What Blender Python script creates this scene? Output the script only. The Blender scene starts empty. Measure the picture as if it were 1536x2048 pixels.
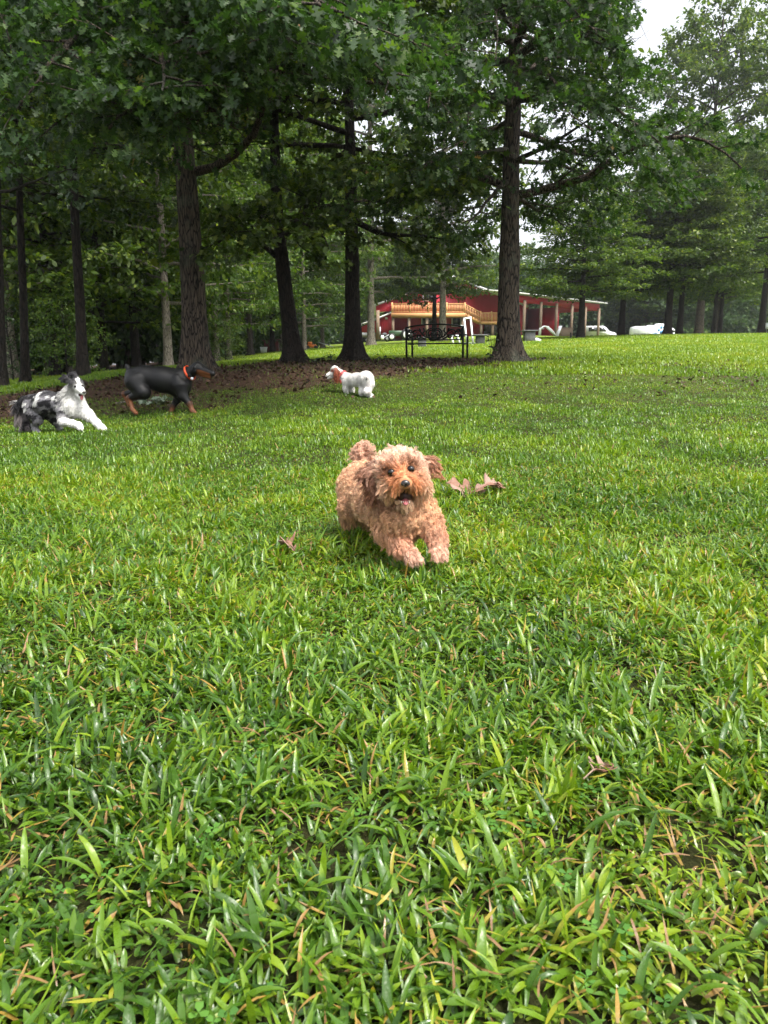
import bpy, math, random
import numpy as np
from mathutils import Vector, Matrix, Quaternion

SC = bpy.context.scene
rad = math.radians
# ---------------------------------------------------------------- camera
CAM_H = 0.62
PITCH = math.atan(286.0 / 1462.0)
FPX = 1462.0
cam_d = bpy.data.cameras.new("camera")
cam_d.sensor_fit = 'VERTICAL'
cam_d.sensor_height = 36.0
cam_d.lens = 36.0 * FPX / 2048.0
cam_d.clip_start = 0.02
cam_d.clip_end = 3000
cam_d.dof.use_dof = True
cam_d.dof.focus_distance = 2.9
cam_d.dof.aperture_fstop = 19.0
cam = bpy.data.objects.new("camera", cam_d)
SC.collection.objects.link(cam)
cam.location = (0, 0, CAM_H)
cam.rotation_euler = (math.pi / 2 - PITCH, 0, 0)
SC.camera = cam
# ---------------------------------------------------------------- sky and sun
SUN_EL, SUN_AZ = rad(60), rad(138)      # azimuth from +Y towards +X
world = bpy.data.worlds.new("World")
SC.world = world
world.use_nodes = True
wn = world.node_tree
bg = wn.nodes["Background"]
sky = wn.nodes.new("ShaderNodeTexSky")
sky.sky_type = 'NISHITA'
sky.sun_disc = False
sky.sun_elevation = SUN_EL
sky.sun_rotation = SUN_AZ
sky.altitude = 200
sky.air_density = 1.2
sky.dust_density = 6.0
sky.ozone_density = 1.0
hsv = wn.nodes.new("ShaderNodeHueSaturation")
hsv.inputs["Saturation"].default_value = 0.22
wn.links.new(sky.outputs[0], hsv.inputs["Color"])
wn.links.new(hsv.outputs[0], bg.inputs["Color"])
bg.inputs["Strength"].default_value = 0.115
sun_d = bpy.data.lights.new("sun", 'SUN')
sun_d.energy = 1.5
sun_d.angle = rad(12)
sun_d.color = (1.0, 0.95, 0.85)
sun = bpy.data.objects.new("sun", sun_d)
SC.collection.objects.link(sun)
sd = Vector((math.sin(SUN_AZ) * math.cos(SUN_EL), math.cos(SUN_AZ) * math.cos(SUN_EL), math.sin(SUN_EL)))
sun.rotation_euler = (-sd).to_track_quat('-Z', 'Y').to_euler()
SC.view_settings.view_transform = 'Standard'
SC.view_settings.look = 'None'
SC.view_settings.gamma = 1
SC.view_settings.exposure = 1.78
cy = SC.cycles
cy.max_bounces = 6
cy.diffuse_bounces = 4
cy.glossy_bounces = 2
cy.transmission_bounces = 4
cy.transparent_max_bounces = 4
cy.volume_bounces = 0
cy.caustics_reflective = False
cy.caustics_refractive = False
cy.use_adaptive_sampling = True
cy.adaptive_threshold = 0.02
cy.use_denoising = True

# ---------------------------------------------------------------- helpers
def P(px, py, Y):
    """world point seen at photo pixel (px,py) at forward distance Y"""
    u = (px - 768.0) / FPX
    v = (1024.0 - py) / FPX
    dy = math.cos(PITCH) + v * math.sin(PITCH)
    dz = -math.sin(PITCH) + v * math.cos(PITCH)
    return Vector((Y * u / dy, Y, CAM_H + Y * dz / dy))

def tag(o, label=None, cat=None, group=None, kind=None):
    if label: o["label"] = label
    if cat: o["category"] = cat
    if group: o["group"] = group
    if kind: o["kind"] = kind
    return o

def link(o, parent=None):
    SC.collection.objects.link(o)
    if parent is not None: o.parent = parent
    return o

def empty(name, loc=(0, 0, 0), rz=0.0):
    o = bpy.data.objects.new(name, None)
    o.empty_display_size = 0.1
    link(o)
    o.location = loc
    o.rotation_euler = (0, 0, rz)
    return o

def np_mesh(name, V, F, attrs=None, smooth=False, colors=None, mats=(), fmat=None):
    """V (n,3); F list of index arrays (m,k) of any k; attrs name->(n,) float"""
    me = bpy.data.meshes.new(name)
    V = np.ascontiguousarray(V, dtype=np.float32)
    if isinstance(F, np.ndarray): F = [F]
    F = [np.ascontiguousarray(f, dtype=np.int32) for f in F if len(f)]
    me.vertices.add(len(V))
    me.vertices.foreach_set("co", V.ravel())
    loops = np.concatenate([f.ravel() for f in F])
    tot = np.concatenate([np.full(len(f), f.shape[1], np.int32) for f in F])
    start = np.concatenate([[0], np.cumsum(tot)[:-1]]).astype(np.int32)
    me.loops.add(len(loops))
    me.loops.foreach_set("vertex_index", loops)
    me.polygons.add(len(tot))
    me.polygons.foreach_set("loop_start", start)
    me.polygons.foreach_set("loop_total", tot)
    if smooth: me.polygons.foreach_set("use_smooth", np.ones(len(tot), bool))
    for m in mats: me.materials.append(m)
    if fmat is not None: me.polygons.foreach_set("material_index", np.ascontiguousarray(fmat, np.int32))
    if attrs:
        for k, a in attrs.items():
            at = me.attributes.new(k, 'FLOAT', 'POINT')
            at.data.foreach_set("value", np.ascontiguousarray(a, np.float32))
    if colors is not None:
        at = me.attributes.new("Col", 'FLOAT_COLOR', 'POINT')
        c = np.ones((len(V), 4), np.float32)
        c[:, :3] = colors
        at.data.foreach_set("color", c.ravel())
    me.update(calc_edges=True)
    return me

def obj(name, me, mat=None, parent=None, loc=None):
    if mat is not None: me.materials.append(mat)
    o = bpy.data.objects.new(name, me)
    link(o, parent)
    if loc is not None: o.location = loc
    return o

def children(o): return [c for c in bpy.data.objects if c.parent == o]

class MB:
    """collects shapes into one mesh"""
    def __init__(s): s.V = []; s.F = {}; s.n = 0
    def add(s, V, *Fs):
        V = np.asarray(V, float).reshape(-1, 3)
        for F in Fs:
            F = np.asarray(F, int)
            if F.ndim == 1: F = F[None]
            s.F.setdefault(F.shape[1], []).append(F + s.n)
        s.V.append(V); s.n += len(V)
    def box(s, lo, hi, M=None, bev=0.0):
        lo = np.minimum(lo, hi).astype(float); hi2 = np.maximum(np.asarray(lo), np.asarray(hi)).astype(float)
        x0, y0, z0 = lo; x1, y1, z1 = hi2
        b = min(bev, (x1 - x0) / 2.1, (y1 - y0) / 2.1, (z1 - z0) / 2.1)
        if b <= 0:
            V = np.array([[x, y, z] for z in (z0, z1) for y in (y0, y1) for x in (x0, x1)])
            F = [[0, 2, 3, 1], [4, 5, 7, 6], [0, 1, 5, 4], [2, 6, 7, 3], [0, 4, 6, 2], [1, 3, 7, 5]]
            if M is not None: V = np.array([tuple(M @ Vector(v)) for v in V])
            s.add(V, F); return
        # chamfered box: octagon-ish rings along z
        def ring(z, ins, c):
            a0, a1, c0, c1 = x0 + ins, x1 - ins, y0 + ins, y1 - ins
            return [[a0 + c, c0, z], [a1 - c, c0, z], [a1, c0 + c, z], [a1, c1 - c, z], [a1 - c, c1, z], [a0 + c, c1, z], [a0, c1 - c, z], [a0, c0 + c, z]]
        V = ring(z0, b, b * .5) + ring(z0 + b, 0, b) + ring(z1 - b, 0, b) + ring(z1, b, b * .5)
        F = []
        for r in range(3):
            for i in range(8):
                j = (i + 1) % 8
                F.append([r * 8 + i, r * 8 + j, r * 8 + 8 + j, r * 8 + 8 + i])
        V = np.array(V)
        if M is not None: V = np.array([tuple(M @ Vector(v)) for v in V])
        s.add(V, F, [list(range(7, -1, -1))], [list(range(24, 32))])
    def beam(s, a, b, w, h=None, bev=0.0):
        """square beam from a to b"""
        h = h or w
        a = Vector(a); b = Vector(b); d = b - a; L = d.length
        q = d.to_track_quat('X', 'Z').to_matrix().to_4x4()
        q.translation = a
        s.box((0, -w / 2, -h / 2), (L, w / 2, h / 2), q, bev)
    def tube(s, pts, rs, n=8, caps=True, jit=None):
        pts = np.asarray([tuple(p) for p in pts], float)
        m = len(pts)
        rs = np.full(m, rs, float) if np.isscalar(rs) else np.asarray(rs, float)
        T = np.gradient(pts, axis=0)
        T /= np.linalg.norm(T, axis=1)[:, None] + 1e-9
        ref = np.array([0, 0, 1.0]) if abs(T[0, 2]) < .8 else np.array([1.0, 0, 0])
        N = np.cross(T, ref); N /= np.linalg.norm(N, axis=1)[:, None] + 1e-9
        for i in range(1, m):
            v = N[i - 1] - T[i] * np.dot(N[i - 1], T[i])
            N[i] = v / (np.linalg.norm(v) + 1e-9)
        B = np.cross(T, N)
        a = np.linspace(0, 2 * math.pi, n, endpoint=False)
        R = rs[:, None] * np.ones((m, n))
        if jit is not None: R = R * jit
        V = pts[:, None] + R[..., None] * (np.cos(a)[None, :, None] * N[:, None] + np.sin(a)[None, :, None] * B[:, None])
        i = np.arange(m - 1)[:, None] * n; j = np.arange(n)[None]
        F = np.stack([i + j, i + (j + 1) % n, i + n + (j + 1) % n, i + n + j], -1).reshape(-1, 4)
        s.add(V.reshape(-1, 3), F)
        if caps:
            s.F.setdefault(n, []).append(np.array([list(range(n - 1, -1, -1))]) + s.n - m * n)
            s.F.setdefault(n, []).append(np.array([list(range(n))]) + s.n - n)
    def ball(s, c, r, M=None, nu=14, nv=9):
        r = np.ones(3) * r
        u = np.linspace(0, 2 * math.pi, nu, endpoint=False)
        w = np.linspace(0, math.pi, nv + 2)[1:-1]
        V = [[math.sin(b) * math.cos(a), math.sin(b) * math.sin(a), math.cos(b)] for b in w for a in u]
        V += [[0, 0, 1], [0, 0, -1]]
        V = np.array(V) * r
        if M is not None: V = V @ np.array(M).T
        V = V + np.array(tuple(c))
        F = []
        for i in range(nv - 1):
            for j in range(nu):
                F.append([i * nu + j, (i + 1) * nu + j, (i + 1) * nu + (j + 1) % nu, i * nu + (j + 1) % nu])
        T = [[nu * nv, j, (j + 1) % nu] for j in range(nu)] + [[nu * nv + 1, (nv - 1) * nu + (j + 1) % nu, (nv - 1) * nu + j] for j in range(nu)]
        s.add(V, F, T)
    def prism(s, outline, y0, y1):
        """outline [(x,z)..] extruded from y0 to y1"""
        n = len(outline)
        V = [[x, y0, z] for x, z in outline] + [[x, y1, z] for x, z in outline]
        F = [[i, (i + 1) % n, n + (i + 1) % n, n + i] for i in range(n)]
        s.add(V, F, [list(range(n - 1, -1, -1))], [list(range(n, 2 * n))])
    def mesh(s, name, smooth=False, attrs=None):
        return np_mesh(name, np.concatenate(s.V), [np.concatenate(f) for f in s.F.values()], smooth=smooth, attrs=attrs)
    def build(s, name, mat, parent=None, smooth=False, loc=None):
        return obj(name, s.mesh(name, smooth), mat, parent, loc)

# ---------------------------------------------------------------- materials
def new_mat(name):
    m = bpy.data.materials.new(name)
    m.use_nodes = True
    nt = m.node_tree
    return m, nt, nt.nodes["Principled BSDF"], nt.nodes["Material Output"]

def N_(nt, t, **kw):
    n = nt.nodes.new(t)
    for k, v in kw.items():
        if k.startswith("i_"):
            key = k[2:]
            key = int(key) if key.isdigit() else key
            n.inputs[key].default_value = v
        else: setattr(n, k, v)
    return n

def ramp(nt, stops, fac=None):
    r = nt.nodes.new("ShaderNodeValToRGB")
    e = r.color_ramp.elements
    while len(e) < len(stops): e.new(0.5)
    for i, (p, c) in enumerate(stops):
        e[i].position = p; e[i].color = (*c, 1)
    if fac is not None: nt.links.new(fac, r.inputs[0])
    return r

def plain(name, c1, c2=None, scale=8.0, rough=0.6, metal=0.0, bump=0.0, stretch=(1, 1, 1), spec=0.5, detail=4, coords="Object"):
    m, nt, b, out = new_mat(name)
    c2 = c2 or tuple(x * 0.75 for x in c1)
    tc = N_(nt, "ShaderNodeTexCoord")
    mp = N_(nt, "ShaderNodeMapping")
    mp.inputs["Scale"].default_value = stretch
    nt.links.new(tc.outputs[coords], mp.inputs[0])
    no = N_(nt, "ShaderNodeTexNoise")
    no.inputs["Scale"].default_value = scale
    no.inputs["Detail"].default_value = detail
    no.inputs["Roughness"].default_value = 0.6
    nt.links.new(mp.outputs[0], no.inputs["Vector"])
    r = ramp(nt, [(0.3, c2), (0.7, c1)], no.outputs[0])
    nt.links.new(r.outputs[0], b.inputs["Base Color"])
    b.inputs["Roughness"].default_value = rough
    b.inputs["Metallic"].default_value = metal
    b.inputs["Specular IOR Level"].default_value = spec
    if bump:
        bu = N_(nt, "ShaderNodeBump")
        bu.inputs["Distance"].default_value = bump
        bu.inputs["Strength"].default_value = 1.0
        nt.links.new(no.outputs[0], bu.inputs["Height"])
        nt.links.new(bu.outputs[0], b.inputs["Normal"])
    return m

def bark_mat(name, dark, light, moss=None, sc=1.0):
    m, nt, b, out = new_mat(name)
    tc = N_(nt, "ShaderNodeTexCoord")
    mp = N_(nt, "ShaderNodeMapping"); mp.inputs["Scale"].default_value = (sc, sc, sc * 0.16)
    nt.links.new(tc.outputs["Object"], mp.inputs[0])
    n0 = N_(nt, "ShaderNodeTexNoise"); n0.inputs["Scale"].default_value = 6; n0.inputs["Detail"].default_value = 5
    nt.links.new(mp.outputs[0], n0.inputs["Vector"])
    mx = N_(nt, "ShaderNodeMixRGB"); mx.inputs[0].default_value = 0.12
    nt.links.new(mp.outputs[0], mx.inputs[1]); nt.links.new(n0.outputs["Color"], mx.inputs[2])
    vo = N_(nt, "ShaderNodeTexVoronoi"); vo.feature = 'DISTANCE_TO_EDGE'; vo.inputs["Scale"].default_value = 30
    nt.links.new(mx.outputs[0], vo.inputs["Vector"])
    n1 = N_(nt, "ShaderNodeTexNoise"); n1.inputs["Scale"].default_value = 55; n1.inputs["Detail"].default_value = 6
    nt.links.new(mp.outputs[0], n1.inputs["Vector"])
    r0 = ramp(nt, [(0.0, (0, 0, 0)), (0.16, (1, 1, 1))], vo.outputs[0])
    ad = N_(nt, "ShaderNodeMath", operation='MULTIPLY')
    nt.links.new(r0.outputs[0], ad.inputs[0]); nt.links.new(n1.outputs[0], ad.inputs[1])
    r1 = ramp(nt, [(0.08, dark), (0.55, light)], ad.outputs[0])
    col = r1.outputs[0]
    if moss:
        n2 = N_(nt, "ShaderNodeTexNoise"); n2.inputs["Scale"].default_value = 1.3; n2.inputs["Detail"].default_value = 7; n2.inputs["Roughness"].default_value = .7
        nt.links.new(tc.outputs["Object"], n2.inputs["Vector"])
        r2 = ramp(nt, [(0.52, (0, 0, 0)), (0.62, (1, 1, 1))], n2.outputs[0])
        m2 = N_(nt, "ShaderNodeMixRGB"); m2.inputs[2].default_value = (*moss, 1)
        sc_ = N_(nt, "ShaderNodeMath", operation='MULTIPLY'); sc_.inputs[1].default_value = .55
        nt.links.new(r2.outputs[0], sc_.inputs[0]); nt.links.new(sc_.outputs[0], m2.inputs[0])
        nt.links.new(col, m2.inputs[1]); col = m2.outputs[0]
    nt.links.new(col, b.inputs["Base Color"])
    b.inputs["Roughness"].default_value = 0.9
    b.inputs["Specular IOR Level"].default_value = 0.25
    bu = N_(nt, "ShaderNodeBump"); bu.inputs["Distance"].default_value = 0.025
    nt.links.new(ad.outputs[0], bu.inputs["Height"]); nt.links.new(bu.outputs[0], b.inputs["Normal"])
    return m

def leaf_mat(name, stops, trans=0.4, rough=0.42, spec=0.5, noise=0.6, tint=(1.25, 1.35, 0.55), nscale=0.5):
    """stops: colours over the per-leaf random attribute 'v'"""
    m, nt, b, out = new_mat(name)
    at = N_(nt, "ShaderNodeAttribute"); at.attribute_name = "v"
    tc = N_(nt, "ShaderNodeTexCoord")
    no = N_(nt, "ShaderNodeTexNoise"); no.inputs["Scale"].default_value = nscale; no.inputs["Detail"].default_value = 3
    nt.links.new(tc.outputs["Object"], no.inputs["Vector"])
    ma = N_(nt, "ShaderNodeMath", operation='MULTIPLY_ADD'); ma.inputs[1].default_value = noise; ma.inputs[2].default_value = -noise / 2
    nt.links.new(no.outputs[0], ma.inputs[0])
    ad = N_(nt, "ShaderNodeMath", operation='ADD', use_clamp=True)
    nt.links.new(at.outputs["Fac"], ad.inputs[0]); nt.links.new(ma.outputs[0], ad.inputs[1])
    r = ramp(nt, stops, ad.outputs[0])
    nt.links.new(r.outputs[0], b.inputs["Base Color"])
    b.inputs["Roughness"].default_value = rough
    b.inputs["Specular IOR Level"].default_value = spec
    tr = N_(nt, "ShaderNodeBsdfTranslucent")
    tm = N_(nt, "ShaderNodeMixRGB", blend_type='MULTIPLY'); tm.inputs[0].default_value = 1; tm.inputs[2].default_value = (*tint, 1)
    nt.links.new(r.outputs[0], tm.inputs[1]); nt.links.new(tm.outputs[0], tr.inputs[0])
    mx = N_(nt, "ShaderNodeMixShader"); mx.inputs[0].default_value = trans
    nt.links.new(b.outputs[0], mx.inputs[1]); nt.links.new(tr.outputs[0], mx.inputs[2])
    nt.links.new(mx.outputs[0], out.inputs[0])
    return m

def attr_mat(name, rough=0.6, spec=0.4, sheen=0.0, attr="Col", nz=0.0, scale=60, sss=0):
    m, nt, b, out = new_mat(name)
    at = N_(nt, "ShaderNodeAttribute"); at.attribute_name = attr
    col = at.outputs["Color"]
    if nz:
        tc = N_(nt, "ShaderNodeTexCoord")
        no = N_(nt, "ShaderNodeTexNoise"); no.inputs["Scale"].default_value = scale; no.inputs["Detail"].default_value = 4
        nt.links.new(tc.outputs["Object"], no.inputs["Vector"])
        r = ramp(nt, [(.3, (1 - nz,) * 3), (.7, (1 + nz,) * 3)], no.outputs[0])
        mm = N_(nt, "ShaderNodeMixRGB", blend_type='MULTIPLY'); mm.inputs[0].default_value = 1
        nt.links.new(col, mm.inputs[1]); nt.links.new(r.outputs[0], mm.inputs[2]); col = mm.outputs[0]
    nt.links.new(col, b.inputs["Base Color"])
    b.inputs["Roughness"].default_value = rough
    b.inputs["Specular IOR Level"].default_value = spec
    b.inputs["Sheen Weight"].default_value = sheen
    return m
# ================================================================ terrain
_D = [9, 12, 15, 20, 30, 45, 60, 90, 130, 220, 600]
_PX = [-300, 0, 300, 560, 700, 1000, 1300, 1540, 1800]
_PY = np.array([
 # 9    12   15   20   30   45   60   90   130  220  600
 [866, 803, 785, 775, 762, 752, 748, 745, 744, 744, 744],
 [853, 790, 776, 768, 755, 748, 744, 742, 741, 741, 741],
 [831, 752, 738, 744, 738, 733, 730, 728, 727, 727, 727],
 [812, 742, 723, 727, 714, 706, 702, 699, 698, 698, 698],
 [808, 739, 721, 719, 706, 697, 692, 688, 686, 686, 686],
 [804, 741, 721, 711, 694, 682, 675, 668, 666, 666, 666],
 [800, 746, 723, 702, 684, 671, 670, 679, 683, 678, 674],
 [798, 748, 723, 700, 682, 669, 668, 677, 682, 678, 674],
 [796, 748, 723, 700, 682, 669, 668, 677, 682, 678, 674]], float)
_Ds = np.array([-60., 0, 3, 6] + _D)
_U = (np.array(_PX) - 768.) / FPX / 1.02
_v = (1024. - _PY) / FPX
_sl = (-math.sin(PITCH) + _v * math.cos(PITCH)) / (math.cos(PITCH) + _v * math.sin(PITCH))
_Z = CAM_H + np.array(_D)[None] * _sl
_Z = np.concatenate([np.zeros((len(_U), 3)), (_Z[:, :1] * 0.45), _Z], axis=1)
# dense resample in D with smoothing
_LD = np.concatenate([np.linspace(-60, 0, 30, endpoint=False), np.linspace(0, 60, 601)[:-1], np.geomspace(60, 600, 120)])
_ZZ = np.array([np.interp(_LD, _Ds, z) for z in _Z])
_k = np.hanning(17); _k /= _k.sum()
_mid = _ZZ[:, 30:631].copy()
for i in range(len(_ZZ)):
    p = np.pad(_ZZ[i], 8, mode='edge'); _sm = np.convolve(p, _k, 'valid')
    _ZZ[i, 31:600] = _sm[31:600]
_UU = np.linspace(_U[0], _U[-1], 121)
_ZU = np.array([np.interp(_UU, _U, _ZZ[:, j]) for j in range(_ZZ.shape[1])]).T
_ku = np.hanning(19); _ku /= _ku.sum()
_pp = np.pad(_ZU, ((9, 9), (0, 0)), mode='edge')
_ZU = np.array([np.convolve(_pp[:, j], _ku, 'valid') for j in range(_ZU.shape[1])]).T

def zg(X, Y):
    X = np.asarray(X, float); Y = np.asarray(Y, float)
    D = np.clip(Y, -60, 599)
    u = np.clip(X / np.maximum(Y, 3.0), _UU[0] + 1e-6, _UU[-1] - 1e-6)
    fu = (u - _UU[0]) / (_UU[1] - _UU[0]); iu = fu.astype(int); fu = fu - iu
    j = np.clip(np.searchsorted(_LD, D, side='right') - 1, 0, len(_LD) - 2)
    fd = (D - _LD[j]) / (_LD[j + 1] - _LD[j])
    iu2 = np.minimum(iu + 1, len(_UU) - 1)
    z = (_ZU[iu, j] * (1 - fd) + _ZU[iu, j + 1] * fd) * (1 - fu) + (_ZU[iu2, j] * (1 - fd) + _ZU[iu2, j + 1] * fd) * fu
    near = 0.012 * np.sin(X * 2.1 + 0.5 * np.sin(Y * 1.3)) * np.sin(Y * 1.7 + 1) + 0.006 * np.sin(X * 5.3 + Y * 3.1)
    return z + near
def zgf(x, y): return float(zg(np.array([x]), np.array([y]))[0])

def hnoise(X, Y, s, seed=0):
    """cheap smooth value noise"""
    X = np.asarray(X) * s + seed * 17.3; Y = np.asarray(Y) * s - seed * 9.1
    xi = np.floor(X).astype(np.int64); yi = np.floor(Y).astype(np.int64)
    fx = X - xi; fy = Y - yi; fx = fx * fx * (3 - 2 * fx); fy = fy * fy * (3 - 2 * fy)
    def h(a, b):
        n = (a * 374761393 + b * 668265263 + seed * 144665) & 0x7fffffff
        n = ((n ^ (n >> 13)) * 1274126177) & 0x7fffffff
        return ((n ^ (n >> 16)) & 0xffff) / 65535.0
    return (h(xi, yi) * (1 - fx) + h(xi + 1, yi) * fx) * (1 - fy) + (h(xi, yi + 1) * (1 - fx) + h(xi + 1, yi + 1) * fx) * fy
def fnoise(X, Y, s, seed=0):
    return (hnoise(X, Y, s, seed) + .5 * hnoise(X, Y, s * 2.1, seed + 1) + .25 * hnoise(X, Y, s * 4.3, seed + 2)) / 1.75

def dirt(X, Y):
    """0..1 bare earth under the trees, a worn patch right of them"""
    X = np.asarray(X, float); Y = np.asarray(Y, float)
    u = X / np.maximum(Y, 1)
    fr = np.interp(u, [-.6, -.5, -.25, -.08, 0.03, .12, .2, .3], [8.5, 8.6, 9.1, 9.8, 10.8, 12.0, 13.5, 15.5])
    bk = np.interp(u, [-.6, -.5, -.3, -.15, 0, .12, .2, .3], [12.0, 12.4, 13.6, 15.3, 16.2, 17.0, 16.4, 15.5])
    n = fnoise(X, Y, 0.9, 3) - .5
    a = (Y - fr) / 1.0 + n * 2.4; b = (bk - Y) / .7 + n * 1.2
    m = np.clip(np.minimum(a, b), 0, 1)
    w = np.exp(-((X - 5.5) / 2.4) ** 2 - ((Y - 13.5) / 1.6) ** 2) * .75 + np.exp(-((X - 4.5) / .9) ** 2 - ((Y - 10.2) / .5) ** 2) * .45
    return np.clip(np.maximum(m, (w + n * .8) * .9), 0, 1)

# ground mesh: polar-like grid so that resolution follows distance
def build_ground():
    ys = np.concatenate([np.linspace(-60, -2, 14), np.linspace(-1, 8, 60), np.linspace(8.1, 30, 150), np.linspace(30.5, 140, 120), np.geomspace(142, 1500, 30)])
    us = np.linspace(-1, 1, 241)
    V = []
    for y in ys:
        half = max(abs(y) * 1.1, 25) if y < 200 else y * 1.2
        V.append(np.stack([us * np.abs(us) ** .15 * half, np.full(len(us), y), np.zeros(len(us))], 1))
    V = np.array(V).reshape(-1, 3)
    V[:, 2] = zg(V[:, 0], V[:, 1])
    n = len(us); i = np.arange(len(ys) - 1)[:, None] * n; j = np.arange(n - 1)[None]
    F = np.stack([i + j, i + j + 1, i + n + j + 1, i + n + j], -1).reshape(-1, 4)
    m, nt, b, out = new_mat("ground_soil_and_turf")
    at = N_(nt, "ShaderNodeAttribute"); at.attribute_name = "dirt"
    tc = N_(nt, "ShaderNodeTexCoord")
    n1 = N_(nt, "ShaderNodeTexNoise"); n1.inputs["Scale"].default_value = 14; n1.inputs["Detail"].default_value = 8; n1.inputs["Roughness"].default_value = .7
    n2 = N_(nt, "ShaderNodeTexNoise"); n2.inputs["Scale"].default_value = .35; n2.inputs["Detail"].default_value = 5
    nt.links.new(tc.outputs["Object"], n1.inputs["Vector"]); nt.links.new(tc.outputs["Object"], n2.inputs["Vector"])
    rd = ramp(nt, [(.3, (.024, .014, .009)), (.55, (.065, .038, .025)), (.75, (.13, .080, .052))], n1.outputs[0])
    rg = ramp(nt, [(.3, (.018, .018, .008)), (.55, (.035, .038, .012)), (.75, (.06, .05, .022))], n1.outputs[0])
    far = N_(nt, "ShaderNodeAttribute"); far.attribute_name = "far"
    rf = ramp(nt, [(.35, (.13, .19, .022)), (.65, (.17, .235, .028))], n2.outputs[0])
    mf = N_(nt, "ShaderNodeMixRGB"); nt.links.new(far.outputs["Fac"], mf.inputs[0]); nt.links.new(rg.outputs[0], mf.inputs[1]); nt.links.new(rf.outputs[0], mf.inputs[2])
    mx = N_(nt, "ShaderNodeMixRGB"); nt.links.new(at.outputs["Fac"], mx.inputs[0]); nt.links.new(mf.outputs[0], mx.inputs[1]); nt.links.new(rd.outputs[0], mx.inputs[2])
    nt.links.new(mx.outputs[0], b.inputs["Base Color"]); b.inputs["Roughness"].default_value = .95; b.inputs["Specular IOR Level"].default_value = .1
    bu = N_(nt, "ShaderNodeBump"); bu.inputs["Distance"].default_value = .03; nt.links.new(n1.outputs[0], bu.inputs["Height"]); nt.links.new(bu.outputs[0], b.inputs["Normal"])
    dd = dirt(V[:, 0], V[:, 1])
    wood = np.clip((V[:, 1] - 26) / 5, 0, 1) * np.clip((-V[:, 0] / np.maximum(V[:, 1], 1) - .22) / .05, 0, 1)
    dd = np.maximum(dd, wood)
    fa = np.clip((V[:, 1] - 8) / 22, 0, 1)
    me = np_mesh("ground", V, F, attrs={"dirt": dd, "far": fa}, smooth=True)
    tag(obj("ground", me, m), "lawn sloping up to a low crest, bare brown earth under the trees", kind="structure")
build_ground()

# ================================================================ grass
def blades(px, py, yaw, L, W, el, bend, S, fold, rng, base=0.0, v=None, taper=1.0):
    """vectorised arching blades; returns V,F,attrs"""
    n = len(px)
    t = np.linspace(0, 1, S + 1)
    ds = L[:, None] / S
    ang = el[:, None] - bend[:, None] * (t[None, :-1] + .5 / S) ** 1.3
    r = np.concatenate([np.zeros((n, 1)), np.cumsum(np.cos(ang) * ds, 1)], 1)
    z = np.concatenate([np.zeros((n, 1)), np.cumsum(np.sin(ang) * ds, 1)], 1)
    gz = zg(px, py)
    wob = rng.normal(0, .12, n)[:, None] * (r ** 2) / np.maximum(L[:, None], .01)
    dx, dyy = np.cos(yaw)[:, None], np.sin(yaw)[:, None]
    cx = px[:, None] + r * dx - wob * dyy; cyy = py[:, None] + r * dyy + wob * dx
    tw = rng.normal(0, .35, n)[:, None] * t[None]          # twist
    cz = np.maximum(gz[:, None] + base[:, None] + z, gz[:, None] + .003)
    w = W[:, None] * .5 * np.clip(np.sin(np.clip(t * .80 + .20, 0, 1) * math.pi) ** .75, 0, 1)[None]
    w[:, -1] = 0.0
    sx, sy = -dyy, dx
    ex = sx * w * np.cos(tw); ey = sy * w * np.cos(tw); ez = w * np.sin(tw)
    tt = np.broadcast_to(t[None], (n, S + 1))
    if fold:
        lift = w * .45
        Lp = np.stack([cx - ex, cyy - ey, cz - ez + lift], -1); Rp = np.stack([cx + ex, cyy + ey, cz + ez + lift], -1)
        C = np.stack([cx, cyy, cz], -1)
        V = np.stack([Lp, C, Rp], 2); k = 3
    else:
        Lp = np.stack([cx - ex, cyy - ey, cz - ez], -1); Rp = np.stack([cx + ex, cyy + ey, cz + ez], -1)
        V = np.stack([Lp, Rp], 2); k = 2
    V = V.reshape(-1, 3)
    b0 = (np.arange(n) * (S + 1) * k)[:, None, None]
    i = (np.arange(S) * k)[None, :, None]; j = np.arange(k - 1)[None, None]
    a = b0 + i + j
    F = np.stack([a, a + 1, a + k + 1, a + k], -1).reshape(-1, 4)
    vv = np.repeat(v, (S + 1) * k); ta = np.repeat(tt.reshape(-1), k)
    return V, F, vv, ta

def wedge_points(rng, y0, y1, dens_fn, margin=0.10, umax=.56):
    """random points in the view wedge with density falling by dens_fn(Y) per m2"""
    out = []
    ys = np.geomspace(y0, y1, 40)
    for a, b in zip(ys[:-1], ys[1:]):
        ym = (a + b) / 2; half = umax * b + margin * 3
        area = (b - a) * 2 * half
        n = int(area * dens_fn(ym))
        out.append(np.stack([rng.uniform(-half, half, n), rng.uniform(a, b, n)], 1))
    return np.concatenate(out)

GV, GF, GA, GT, GM = [], [], [], [], []
_gn = 0
def gadd(V, F, v, t):
    global _gn
    GV.append(V.astype(np.float32)); GF.append(F + _gn); GA.append(v); GT.append(t); _gn += len(V)

rng = np.random.default_rng(7)
def patch(x, y):     # 0 dark lush .. 1 yellowish
    return fnoise(x, y, 1.7, 5)
DEW = []
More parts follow.
